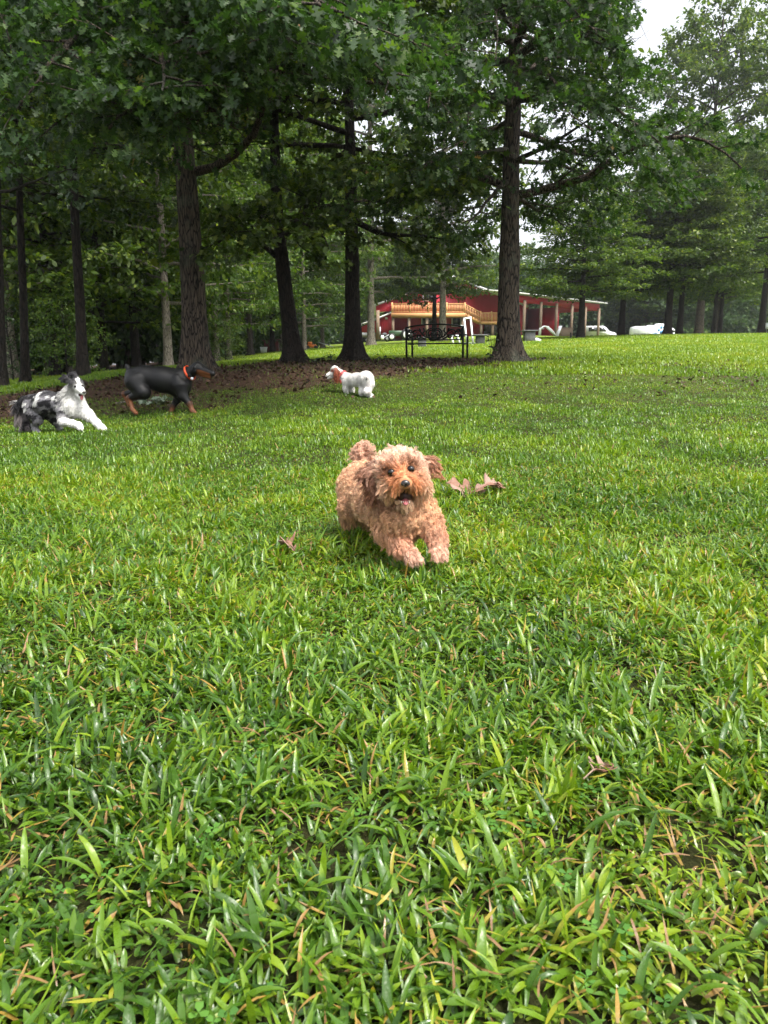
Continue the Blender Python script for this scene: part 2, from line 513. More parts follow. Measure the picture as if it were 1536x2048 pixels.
# near: broad folded blades in radiating tufts
def near_grass():
    c = wedge_points(rng, .28, 4.2, lambda y: 2500 if y < 2.2 else 1800, .12)
    hn = fnoise(c[:, 0], c[:, 1], 6.0, 21); c = c[rng.random(len(c)) < np.clip((hn - .22) / .22, .42, 1)]
    k = rng.integers(5, 11, len(c))
    idx = np.repeat(np.arange(len(c)), k); n = len(idx)
    x = c[idx, 0] + rng.normal(0, .012, n); y = c[idx, 1] + rng.normal(0, .012, n)
    lean = rng.uniform(0, 2 * math.pi, len(c))[idx]
    yaw = lean + rng.normal(0, 1.25, n)
    pn = patch(x, y)
    big = (rng.random(len(c)) ** 2)[idx]
    hole = np.clip((fnoise(x, y, 5.0, 11) - .30) / .25, .35, 1)
    L = (.025 + .038 * big + .024 * rng.random(n)) * (.65 + .6 * pn) * hole * np.clip(.55 + y * .45, .7, 1)
    W = .0042 + .0058 * big * rng.random(n) + .0024 * rng.random(n)
    el = np.where(rng.random(n) < .45, rng.uniform(.0, .7, n), rng.uniform(.4, 1.4, n)); bend = rng.uniform(-.3, 1.5, n)
    v = np.clip(.41 + .75 * (pn - .5) + rng.normal(0, .14, n) + (rng.normal(0, .09, len(c)))[idx], 0, .88)
    dead = rng.random(n) < .058
    v[dead] = rng.uniform(.90, 1.0, dead.sum()); W[dead] *= .62
    base = rng.uniform(0, .022, n)
    V, F, vv, t = blades(x, y, yaw, L, W, el, bend, 5, True, rng, base, v)
    tip = (rng.random(n) < .10).repeat(18) & (t > .7); vv = np.where(tip, np.clip(vv + .5, 0, .97), vv)   # withered tips
    DEW.append(V[rng.choice(len(V), 9000, replace=False)])
    gadd(V, F, vv, t)
    # long broad arching blades lying over the sward
    c = wedge_points(rng, .3, 3.6, lambda y: 650, .1)
    n = len(c)
    L = rng.uniform(.04, .088, n) * np.clip(.5 + c[:, 1] * .45, .65, 1); W = rng.uniform(.0060, .0098, n)
    V, F, vv, t = blades(c[:, 0], c[:, 1], rng.uniform(0, 6.28, n), L, W, rng.uniform(.2, 1.25, n), rng.uniform(.2, 1.8, n), 7, True, rng, rng.uniform(.0, .03, n), np.clip(rng.normal(.36, .16, n), 0, .88))
    gadd(V, F, vv, t)
    # fine thin blades and stolons
    c = wedge_points(rng, .28, 4.2, lambda y: 3500, .1)
    n = len(c)
    V, F, vv, t = blades(c[:, 0], c[:, 1], rng.uniform(0, 6.28, n), rng.uniform(.015, .055, n), rng.uniform(.0016, .0034, n), rng.uniform(.2, 1.4, n), rng.uniform(0, 1.4, n), 3, False, rng, rng.uniform(0, .02, n), np.clip(patch(c[:, 0], c[:, 1]) * .6 + rng.normal(.25, .16, n) + (rng.random(n) < .07) * .6, 0, 1))
    gadd(V, F, vv, t)
def thatch():
    c = wedge_points(rng, .28, 4.5, lambda y: 900 * (.3 + .7 * (y < 2.5)), .1)
    hn = fnoise(c[:, 0], c[:, 1], 2.6, 31); c = c[rng.random(len(c)) < np.clip((hn - .38) / .25, .08, 1)]
    n = len(c)
    V, F, vv, t = blades(c[:, 0], c[:, 1], rng.uniform(0, 6.28, n), rng.uniform(.02, .06, n), rng.uniform(.0018, .0052, n), rng.uniform(-.05, .5, n), rng.uniform(-.8, 1.2, n), 4, False, rng, rng.uniform(.008, .036, n), rng.uniform(.88, 1, n))
    gadd(V, F, vv, t)
def mid_grass():
    c = wedge_points(rng, 4.2, 11.5, lambda y: 4800 * (4.2 / y) ** 1.15, .3)
    keep = rng.random(len(c)) > dirt(c[:, 0], c[:, 1]) * 1.02
    c = c[keep]; n = len(c)
    pn = patch(c[:, 0], c[:, 1]); sc = (c[:, 1] / 4.2) ** .35
    hole = np.clip((fnoise(c[:, 0], c[:, 1], 3.0, 11) - .30) / .25, .4, 1)
    V, F, vv, t = blades(c[:, 0], c[:, 1], rng.uniform(0, 6.28, n), rng.uniform(.04, .10, n) * (.6 + .7 * pn) * hole * np.interp(c[:, 1], [4.2, 7, 9, 11], [.9, .66, .46, .5]), rng.uniform(.004, .0085, n) * sc, rng.uniform(.5, 1.45, n), rng.uniform(.1, 1.4, n), 3, False, rng, rng.uniform(0, .01, n),
        np.clip(.44 + .5 * (pn - .5) + rng.normal(0, .13, n) + (rng.random(n) < .02) * .45, 0, 1))
    gadd(V, F, vv, t)
def far_grass():
    c = wedge_points(rng, 11.5, 52, lambda y: 1300 * (11.5 / y) ** 1.75, .5)
    keep = rng.random(len(c)) > dirt(c[:, 0], c[:, 1]) * 1.03
    wood = (c[:, 1] > 27) & (-c[:, 0] / c[:, 1] > .25)
    c = c[keep & ~wood]; n = len(c)
    sc = (c[:, 1] / 11.5) ** .8
    pn = patch(c[:, 0] * .4, c[:, 1] * .4)
    V, F, vv, t = blades(c[:, 0], c[:, 1], rng.uniform(0, 6.28, n), rng.uniform(.05, .10, n) * sc ** .3, rng.uniform(.009, .017, n) * sc, rng.uniform(.8, 1.5, n), rng.uniform(.1, 1.0, n), 2, False, rng, np.zeros(n),
        np.clip(.55 + .4 * (pn - .5) + rng.normal(0, .12, n) + np.clip((c[:, 1] - 12) / 40, 0, .12), 0, .89))
    gadd(V, F, vv, t)
    # sparse weedy grass creeping into the shade
    c = wedge_points(rng, 8.5, 16.5, lambda y: 260 if y < 11 else 150, .3)
    c = c[rng.random(len(c)) < .75]; n = len(c)
    V, F, vv, t = blades(c[:, 0], c[:, 1], rng.uniform(0, 6.28, n), rng.uniform(.02, .07, n), rng.uniform(.005, .010, n), rng.uniform(.4, 1.4, n), rng.uniform(.1, 1.0, n), 2, False, rng, np.zeros(n), rng.uniform(.2, .6, n))
    gadd(V, F, vv, t)
near_grass(); thatch(); mid_grass(); far_grass()
def grass_mat():
    m, nt, b, out = new_mat("wet_grass")
    at = N_(nt, "ShaderNodeAttribute"); at.attribute_name = "v"
    tt = N_(nt, "ShaderNodeAttribute"); tt.attribute_name = "t"
    r = ramp(nt, [(0.0, (.024, .064, .008)), (.28, (.055, .130, .012)), (.52, (.118, .212, .013)), (.78, (.215, .305, .016)), (.89, (.30, .31, .03)), (.93, (.34, .21, .05)), (1.0, (.26, .15, .08))], at.outputs["Fac"])
    # pale straw at the foot of every blade, as on the plants
    rt = ramp(nt, [(0.0, (1, 1, 1)), (.22, (0, 0, 0))], tt.outputs["Fac"])
    mt = N_(nt, "ShaderNodeMath", operation='MULTIPLY'); mt.inputs[1].default_value = .45
    nt.links.new(rt.outputs[0], mt.inputs[0])
    mx = N_(nt, "ShaderNodeMixRGB"); mx.inputs[2].default_value = (.10, .095, .035, 1)
    nt.links.new(mt.outputs[0], mx.inputs[0]); nt.links.new(r.outputs[0], mx.inputs[1])
    tc = N_(nt, "ShaderNodeTexCoord")
    no = N_(nt, "ShaderNodeTexNoise"); no.inputs["Scale"].default_value = 160; no.inputs["Detail"].default_value = 3
    nt.links.new(tc.outputs["Object"], no.inputs["Vector"])
    rr = ramp(nt, [(.35, (.20,) * 3), (.65, (.48,) * 3)], no.outputs[0])
    nt.links.new(rr.outputs[0], b.inputs["Roughness"])
    nt.links.new(mx.outputs[0], b.inputs["Base Color"])
    b.inputs["Specular IOR Level"].default_value = .48
    bu = N_(nt, "ShaderNodeBump"); bu.inputs["Distance"].default_value = .0008; nt.links.new(no.outputs[0], bu.inputs["Height"]); nt.links.new(bu.outputs[0], b.inputs["Normal"])
    tr = N_(nt, "ShaderNodeBsdfTranslucent")
    tm = N_(nt, "ShaderNodeMixRGB", blend_type='MULTIPLY'); tm.inputs[0].default_value = 1; tm.inputs[2].default_value = (1.5, 1.5, .5, 1)
    nt.links.new(mx.outputs[0], tm.inputs[1]); nt.links.new(tm.outputs[0], tr.inputs[0])
    ms = N_(nt, "ShaderNodeMixShader"); ms.inputs[0].default_value = .38
    nt.links.new(b.outputs[0], ms.inputs[1]); nt.links.new(tr.outputs[0], ms.inputs[2]); nt.links.new(ms.outputs[0], out.inputs[0])
    return m
M_GRASS = grass_mat()
_me = np_mesh("grass", np.concatenate(GV), np.concatenate(GF), attrs={"v": np.concatenate(GA), "t": np.concatenate(GT)}, smooth=True)
tag(obj("grass", _me, M_GRASS), "wet broad bladed green grass covering the lawn", "grass", kind="stuff")
print("grass faces", len(_me.polygons))
del GV, GF, GA, GT
def dew():
    d = np.concatenate(DEW); d = d[(d[:, 1] < 2.3) & (d[:, 2] - zg(d[:, 0], d[:, 1]) > .018)][:3800]
    r = rng.uniform(.0006, .0015, len(d))
    o = MB(); o.ball((0, 0, 0), 1, None, 8, 5); S_ = np.concatenate(o.V)
    V = (d[:, None] + S_[None] * r[:, None, None] + np.array([0, 0, .001])).reshape(-1, 3)
    F = [(np.concatenate(f)[None] + (np.arange(len(d)) * len(S_))[:, None, None]).reshape(-1, k) for k, f in o.F.items()]
    m, nt, b, out = new_mat("water_drop"); b.inputs["Base Color"].default_value = (1, 1, 1, 1); b.inputs["Roughness"].default_value = .02; b.inputs["Transmission Weight"].default_value = 1; b.inputs["IOR"].default_value = 1.33
    tag(obj("dew_drops", np_mesh("dew_drops", V, F, smooth=True), m), "small water drops caught on the near grass blades", "dew", kind="stuff")
dew()

# clover-like ground weeds between the blades near the camera
def weeds():
    c = wedge_points(rng, .35, 3.5, lambda y: 38, .1)
    V, F, vv = [], [], []
    n0 = 0
    for x, y in c:
        h0 = rng.uniform(.015, .04); z = zgf(x, y)
        for q in range(rng.integers(3, 7)):
            cx, cyy = x + rng.normal(0, .018), y + rng.normal(0, .018); h = h0 + rng.normal(0, .006)
            a0 = rng.uniform(0, 6.28); v = rng.uniform(.3, .8)
            for k in range(3):
                a = a0 + k * 2.094; r = rng.uniform(.0045, .0075)
                ux, uy = math.cos(a), math.sin(a)
                pts = [(0, 0, 0), (r * .7, -r * .55, .1 * r), (r * 1.35, -r * .5, .25 * r), (r * 1.5, 0, .05 * r), (r * 1.35, r * .5, .25 * r), (r * .7, r * .55, .1 * r)]
                for (a_, b_, c_) in pts: V.append((cx + a_ * ux - b_ * uy, cyy + a_ * uy + b_ * ux, z + h + c_)); vv.append(v)
                F.append(list(range(n0, n0 + 6))); n0 += 6
    m = leaf_mat("clover_leaf", [(0, (.03, .10, .02)), (.5, (.08, .20, .03)), (1, (.14, .28, .04))], .35)
    me = np_mesh("ground_weeds", np.array(V), np.array(F), attrs={"v": np.array(vv)})
    tag(obj("ground_weeds", me, m), "tiny three lobed clover weeds among the grass", "weeds", kind="stuff")
weeds()
# ================================================================ trees
M_BARK = bark_mat("oak_bark", (.006, .005, .004), (.085, .066, .049), (.085, .095, .07), 1.0)
M_BARK_DARK = bark_mat("dark_bark", (.004, .0035, .003), (.026, .020, .016), None, 1.1)
M_BARK_PALE = bark_mat("pale_bark", (.07, .06, .05), (.26, .23, .19), None, 1.0)
G_OAK = [(0, (.012, .030, .010)), (.45, (.027, .064, .015)), (.75, (.060, .112, .018)), (.97, (.10, .16, .02)), (1, (.24, .13, .06))]
G_MAPLE = [(0, (.016, .034, .008)), (.5, (.052, .090, .013)), (1, (.19, .23, .022))]
G_DEEP = [(0, (.012, .028, .011)), (.5, (.028, .058, .017)), (1, (.075, .12, .024))]
G_BRIGHT = [(0, (.03, .065, .014)), (.5, (.075, .135, .020)), (1, (.18, .23, .03))]
M_OAK = leaf_mat("oak_leaf", G_OAK, .48, .5, .42, .5, nscale=.6)
M_MAPLE = leaf_mat("maple_leaf", G_MAPLE, .45, .45, .4, .7)
M_DEEP = leaf_mat("deep_green_leaf", G_DEEP, .32, .45, .4, .6)
M_BRIGHT = leaf_mat("light_green_leaf", G_BRIGHT, .45, .45, .4, .6)
M_WOODS = leaf_mat("woodland_leaf", [(0, (.022, .050, .012)), (.5, (.072, .122, .018)), (1, (.22, .27, .03))], .5, .5, .4, .7)
M_HEDGE = leaf_mat("far_wood_leaf", [(0, (.022, .050, .018)), (.5, (.050, .095, .030)), (1, (.12, .17, .04))], .4, .5, .3, .7)
M_DEADLEAF = leaf_mat("dead_oak_leaf", [(0, (.13, .045, .022)), (.5, (.20, .10, .065)), (.8, (.30, .19, .15)), (1, (.42, .31, .27))], .12, .6, .3, .3, (1, .8, .5), 20)

# outlines of single leaves, tip along +x, length 1
def _sym(half): return np.array(half + [(x, -y) for x, y in half[::-1] if abs(y) > 1e-6])
LEAF_OAK = _sym([(0, 0.012), (.14, .05), (.20, .20), (.30, .22), (.33, .08), (.44, .10), (.50, .36), (.62, .30), (.64, .11), (.74, .12), (.82, .26), (.88, .10), (1.0, 0)])
LEAF_OVAL = _sym([(0, .01), (.25, .2), (.55, .27), (.85, .13), (1.0, 0)])
LEAF_KITE = _sym([(0, .01), (.45, .30), (1.0, 0)])
LEAF_CLUMP = _sym([(0, .05), (.22, .42), (.38, .18), (.60, .48), (.72, .18), (1.0, 0)])

def leaves(C, D, size, outline, rng, tilt=.55, droop=.25):
    """C centres, D outward unit dirs (n,3), size (n,)"""
    n = len(C)
    X = D + rng.normal(0, .45, (n, 3)); X[:, 2] -= droop
    X /= np.linalg.norm(X, axis=1)[:, None]
    Nn = np.array([0, 0, 1.0]) + rng.normal(0, tilt, (n, 3))
    Yv = np.cross(Nn, X); Yv /= np.linalg.norm(Yv, axis=1)[:, None] + 1e-9
    Z = np.cross(X, Yv)
    k = len(outline)
    ox, oy = outline[:, 0], outline[:, 1]
    bend = rng.uniform(-.25, .1, n)
    oz = (ox ** 2)[None] * bend[:, None] + (np.abs(oy) * .25)[None]
    V = C[:, None] + size[:, None, None] * (ox[None, :, None] * X[:, None] + oy[None, :, None] * Yv[:, None] + oz[..., None] * Z[:, None])
    F = np.arange(n * k).reshape(n, k)
    v = np.repeat(np.clip(rng.normal(.42, .2, n), 0, .96), k)
    return V.reshape(-1, 3), F, v

def to_px(X):
    """photo pixel of world points, used only to ask whether a branch would stand in the open sky"""
    Y = np.maximum(X[..., 1], .1); q = (X[..., 2] - CAM_H) / Y
    v = (q * math.cos(PITCH) + math.sin(PITCH)) / (math.cos(PITCH) - q * math.sin(PITCH))
    dy = math.cos(PITCH) + v * math.sin(PITCH)
    return X[..., 0] / Y * dy * FPX + 768, 1024 - v * FPX
class Tree:
    block = None
    def __init__(s, seed):
        s.rng = np.random.default_rng(seed); s.mb = MB(); s.C = []; s.D = []; s.S = []
    def trunk(s, pts, r0, r1, flare=.6, n=18, jit=.07):
        pts = np.array(pts, float); rng = s.rng
        m = 34
        t = np.linspace(0, 1, m) ** 1.5
        L = np.linspace(0, 1, len(pts))
        P_ = np.stack([np.interp(t, L, pts[:, i]) for i in range(3)], 1)
        for c in (0, 1):   # soften the corners
            P_[1:-1, c] = (P_[:-2, c] + P_[1:-1, c] * 2 + P_[2:, c]) / 4
        hgt = P_[:, 2] - P_[0, 2]
        rr = r0 + (r1 - r0) * t
        rr = rr * (1 + flare * np.exp(-hgt / .16) + .22 * flare * np.exp(-hgt / .6))
        a = np.linspace(0, 2 * math.pi, n, endpoint=False)
        lob = 1 + (np.exp(-hgt / .35))[:, None] * .30 * np.cos(a * 5 + rng.uniform(0, 6))[None] + jit * (rng.random((m, n)) - .5) * .8 + .05 * np.sin(a * 3 + 1)[None]
        knots = rng.uniform(0, 1, (6, 2))
        for kt, ka in knots:
            lob += .10 * np.exp(-((t[:, None] - kt * .5) / .02) ** 2) * np.clip(np.cos(a - ka * 6.28), 0, 1)[None] ** 3
        P_[0, 2] -= .25
        s.mb.tube(P_, rr, n, jit=lob)
        s.P_, s.rr = P_, rr
        return P_
    def at(s, z):
        i = np.interp(z, s.P_[:, 2], np.arange(len(s.P_)))
        return np.array([np.interp(i, np.arange(len(s.P_)), s.P_[:, c]) for c in range(3)]), np.interp(i, np.arange(len(s.P_)), s.rr)
    def limb(s, pts, r0, sec=.38, seclen=1.3, twig=.22, twiglen=.5, nl=16, lsize=.12, flat=.25, tubes=True, start=.18, sub=7):
        rng = s.rng
        pts = np.array(pts, float)
        if s.block is not None and s.block(pts): return
        m = max(8, int(np.linalg.norm(pts[-1] - pts[0]) / .35))
        # catmull like resample
        t = np.linspace(0, 1, m); L = np.concatenate([[0], np.cumsum(np.linalg.norm(np.diff(pts, axis=0), axis=1))]); L /= L[-1]
        Q = np.stack([np.interp(t, L, pts[:, i]) for i in range(3)], 1)
        for _ in range(2): Q[1:-1] = (Q[:-2] + 2 * Q[1:-1] + Q[2:]) / 4
        ln = np.linalg.norm(pts[-1] - pts[0])
        Q[1:] += np.cumsum(rng.normal(0, .035, (m - 1, 3)), 0) * np.array([1, 1, .6])
        s.mb.tube(Q, r0 * (1 - t * .88), sub, caps=False)
        d = np.gradient(Q, axis=0); d /= np.linalg.norm(d, axis=1)[:, None]
        ns = int(ln / sec)
        for k in range(ns):
            f = start + (1 - start) * (k + rng.random() * .6) / ns
            f = min(f, .99)
            i = f * (m - 1); i0 = int(i); fr = i - i0
            p = Q[i0] * (1 - fr) + Q[min(i0 + 1, m - 1)] * fr
            dd = d[i0]
            side = np.cross(dd, [0, 0, 1]); side /= np.linalg.norm(side) + 1e-9
            sg = 1 if k % 2 else -1
            dr = dd * rng.uniform(.4, .9) + side * sg * rng.uniform(.6, 1.0) + np.array([0, 0, rng.normal(.06, flat)])
            dr /= np.linalg.norm(dr)
            sl = seclen * rng.uniform(.55, 1.25) * (1.15 - .7 * f)
            q = [p]; cur = dr.copy(); st = max(3, int(sl / .3))
            for _ in range(st):
                cur = cur + rng.normal(0, .10, 3) + np.array([0, 0, -.03]); cur /= np.linalg.norm(cur)
                q.append(q[-1] + cur * sl / st)
            q = np.array(q)
            if tubes: s.mb.tube(q, np.linspace(r0 * .28 * (1 - f * .6) + .004, .003, len(q)), 4, caps=False)
            nt_ = max(2, int(sl / twig))
            for w in range(nt_ + 1):
                g = (w + .5 + rng.random() * .5) / (nt_ + 1); gi = min(g, .999) * (len(q) - 1); g0 = int(gi)
                tp = q[g0] + (q[g0 + 1] - q[g0]) * (gi - g0)
                a = rng.uniform(0, 6.28)
                td = cur * .6 + side * rng.normal(0, .8) + dd * rng.uniform(-.1, .7) + np.array([0, 0, rng.normal(0, flat)])
                td /= np.linalg.norm(td)
                tl = twiglen * rng.uniform(.5, 1.2)
                n = max(3, int(nl * rng.uniform(.6, 1.3)))
                u = rng.random(n) ** .7
                c = tp + td * (u * tl)[:, None] + rng.normal(0, .06, (n, 3)) * np.array([1, 1, .6]) * (lsize / .12)
                s.C.append(c); s.D.append(np.broadcast_to(td, (n, 3)) + rng.normal(0, .5, (n, 3))); s.S.append(lsize * rng.uniform(.55, 1.15, n))
                if tubes and w % 3 == 0: s.mb.tube([tp, tp + td * tl], [.005, .002], 3, caps=False)
    def auto(s, z0, z1, R, n, r0=.07, az0=0, rise=.35, prof=None, **kw):
        rng = s.rng
        for k in range(n):
            f = (k + .5) / n
            z = z0 + (z1 - z0) * f
            p, tr = s.at(z)
            az = az0 + k * 2.399 + rng.normal(0, .25)
            L = R * (prof(f) if prof else (1.0 - .75 * f ** 1.4)) * rng.uniform(.8, 1.12)
            e = rise * (.5 + 1.1 * f) + rng.normal(0, .08)
            h = np.array([math.cos(az), math.sin(az), 0])
            up = np.array([0, 0, 1.0])
            pts = [p, p + h * L * .3 + up * L * .3 * math.tan(e), p + h * L * .65 + up * L * .5 * math.tan(e), p + h * L + up * L * math.tan(e) * .55]
            s.limb(pts, max(r0 * (1 - .55 * f), .018), **kw)
    def leafmesh(s, name, mat, outline, split=None, parent=None, big=LEAF_OVAL, droop=.25, cull=None):
        C = np.concatenate(s.C); D = np.concatenate(s.D); S = np.concatenate(s.S)
        if cull is not None:
            k = cull(C); C, D, S = C[k], D[k], S[k]
        D = D / (np.linalg.norm(D, axis=1)[:, None] + 1e-9)
        parts = []
        if split is None: groups = [(np.ones(len(C), bool), outline)]
        else:
            near = split(C); groups = [(near, outline), (~near, big)]
        V, F, A, off = [], [], [], 0
        for msk, ol in groups:
            if msk.sum() == 0: continue
            v, f, a = leaves(C[msk], D[msk], S[msk], ol, s.rng, droop=droop)
            V.append(v); F.append(f + off); A.append(a); off += len(v)
        me = np_mesh(name, np.concatenate(V), F, attrs={"v": np.concatenate(A)})
        return obj(name, me, mat, parent)

def finish(t, name, x, y, bark, leaf, label, outline=LEAF_OVAL, group=None, split=None, droop=.25, cull=None, cat="tree"):
    root = empty(name, (x, y, zgf(x, y)))
    tag(root, label, cat, group)
    # geometry was built with the trunk base at the local origin
    t.mb.build("trunk", bark, root, smooth=True)
    t.leafmesh("crown", leaf, outline, split, root, droop=droop, cull=cull)
    return root

def W(px, py, Y, base):
    """photo pixel at distance Y as an offset from a tree base"""
    return np.array(P(px, py, Y)) - base

# ---- the four big shade trees and the slim ones: built once each
def base_of(px, py, Y):
    p = P(px, py, Y); return np.array([p.x, p.y, zgf(p.x, p.y)])
BR = []   # tree report
def shade_left():
    b = base_of(393, 735, 12.6); t = Tree(11)
    t.trunk([(0, 0, 0), W(385, 560, 12.6, b), W(372, 340, 12.6, b), W(352, 100, 12.7, b), W(345, -150, 12.8, b), W(345, -420, 13, b), W(350, -900, 13.2, b)], .215, .05, .55)
    kw = dict(sec=.28, seclen=1.35, twig=.19, nl=24, lsize=.135, twiglen=.5)
    # limb rising right from the trunk at photo (390,342)
    t.limb([W(385, 345, 12.6, b), W(430, 348, 12.4, b), W(470, 300, 12.2, b), W(505, 240, 11.8, b), W(560, 120, 11.0, b), W(640, 60, 10, b)], .075, start=.45, **kw)
    # limbs reaching towards the camera; their leaves close the top of the view
    t.limb([W(355, 210, 12.6, b), W(330, 60, 10.8, b), W(300, 90, 9.0, b), W(290, 190, 7.6, b)], .08, **kw)
    t.limb([W(350, 160, 12.6, b), W(420, 0, 10.6, b), W(480, 40, 8.6, b), W(560, 120, 7.0, b)], .08, **kw)
    t.limb([W(350, 150, 12.6, b), W(250, 10, 11, b), W(140, 60, 9.4, b), W(60, 190, 8.2, b)], .08, **kw)
    t.limb([W(350, 100, 12.7, b), W(480, -20, 11.5, b), W(640, 40, 10.0, b), W(760, 150, 9.0, b)], .08, **kw)
    t.limb([W(358, 260, 12.6, b), W(300, 180, 12, b), W(200, 190, 11.4, b), W(90, 260, 10.8, b)], .06, **kw)
    t.limb([W(365, 300, 12.6, b), W(330, 230, 11.5, b), W(310, 230, 10.4, b), W(350, 290, 9.6, b)], .05, **kw)
    t.limb([W(360, 290, 12.6, b), W(400, 220, 11.6, b), W(430, 210, 10.8, b), W(470, 260, 10.2, b)], .05, **kw)
    t.limb([W(355, 230, 12.6, b), W(350, 120, 11.0, b), W(380, 120, 9.6, b), W(420, 190, 8.8, b)], .06, **kw)
    t.limb([W(355, 230, 12.6, b), W(300, 170, 11.0, b), W(240, 200, 9.8, b), W(190, 270, 9.0, b)], .06, **kw)
    t.limb([W(352, 100, 12.7, b), W(330, 20, 11.0, b), W(350, 60, 9.4, b), W(380, 130, 8.4, b)], .06, **kw)
    t.limb([W(345, 20, 12.7, b), W(300, -90, 10.5, b), W(420, -40, 8.0, b), W(640, 60, 6.3, b)], .08, **kw)
    t.limb([W(345, -10, 12.7, b), W(480, -100, 10.5, b), W(700, -40, 8.4, b), W(850, 80, 7.2, b)], .08, **kw)
    t.limb([W(345, 0, 12.7, b), W(200, -90, 11, b), W(60, -20, 9.5, b), W(-60, 60, 8.5, b)], .08, **kw)
    zt = t.P_[-1, 2]
    t.auto(4.6, zt * .96, 6.0, 26, .085, .3, .30, sec=.45, seclen=1.5, twig=.32, nl=10, lsize=.17, twiglen=.6)
    near = lambda C: C[:, 2] < 5.6
    def cull(C):
        px, py = to_px(C + b); return ~((px > 372) & (px < 525) & (py > 205) & (py < 350) & (C[:, 1] + b[1] < 12.1) & (t.rng.random(len(px)) < .8))
    return finish(t, "oak_tree", b[0], b[1], M_BARK, M_OAK, "big oak with furrowed brown trunk behind the black and tan dog", LEAF_OAK, "shade trees on the bare earth", near, cull=cull)
def shade_mid(px, Y, seed, pts, r0, label, az, leaf, low, R=5.2):
    b = base_of(px, 722, Y); t = Tree(seed)
    top = pts[-1]
    t.trunk([(0, 0, 0)] + [W(p[0], p[1], Y, b) for p in pts] + [W(top[0], -300, Y + .2, b), W(top[0] - 5, -800, Y + .3, b)], r0, .04, .75)
    zt = t.P_[-1, 2]
    for l in low:
        t.limb([W(q[0], q[1], q[2], b) for q in l], .065, sec=.30, seclen=1.3, twig=.21, nl=24, lsize=.13)
    t.auto(3.9, 7.0, R, 12, .06, az, .22, sec=.34, seclen=1.35, twig=.24, nl=20, lsize=.14)
    t.auto(7.0, zt * .96, R * .95, 18, .07, az + 1, .35, sec=.5, seclen=1.5, twig=.34, nl=10, lsize=.18, twiglen=.6)
    near = lambda C: C[:, 2] < 4.5
    return finish(t, "oak_tree", b[0], b[1], M_BARK_DARK, leaf, label, LEAF_CLUMP, "shade trees on the bare earth", near)
shade_left()
shade_mid(590, 14.8, 21, [(578, 640), (566, 540), (558, 470), (552, 380), (548, 250), (545, 60)], .165, "leaning dark trunked oak on the earth mound, forked above the first limbs", .4, M_MAPLE,
    [[(560, 520, 14.8), (520, 475, 14.6), (480, 450, 14.4), (420, 440, 14.0)],
     [(560, 500, 14.8), (590, 440, 14.8), (620, 400, 14.6), (600, 340, 14.2)],
     [(556, 440, 14.8), (480, 420, 13.8), (450, 470, 12.9), (430, 500, 12.3)],
     [(556, 430, 14.8), (590, 440, 14.3), (640, 470, 13.6), (650, 500, 13.2)]])
shade_mid(706, 15.2, 22, [(705, 640), (704, 540), (703, 440), (701, 330), (698, 200), (694, 30)], .17, "straight black trunked oak beside the seat, left of it", 1.7, M_MAPLE,
    [[(703, 400, 15.2), (780, 400, 14.8), (860, 375, 14.3), (940, 345, 13.8)],
     [(703, 420, 15.2), (640, 400, 14.6), (600, 430, 14.0), (590, 480, 13.5)],
     [(702, 360, 15.2), (760, 330, 13.8), (830, 360, 12.6), (860, 400, 12.0)],
     [(703, 440, 15.2), (760, 470, 14.8), (830, 470, 14.4), (900, 480, 14.0)]])
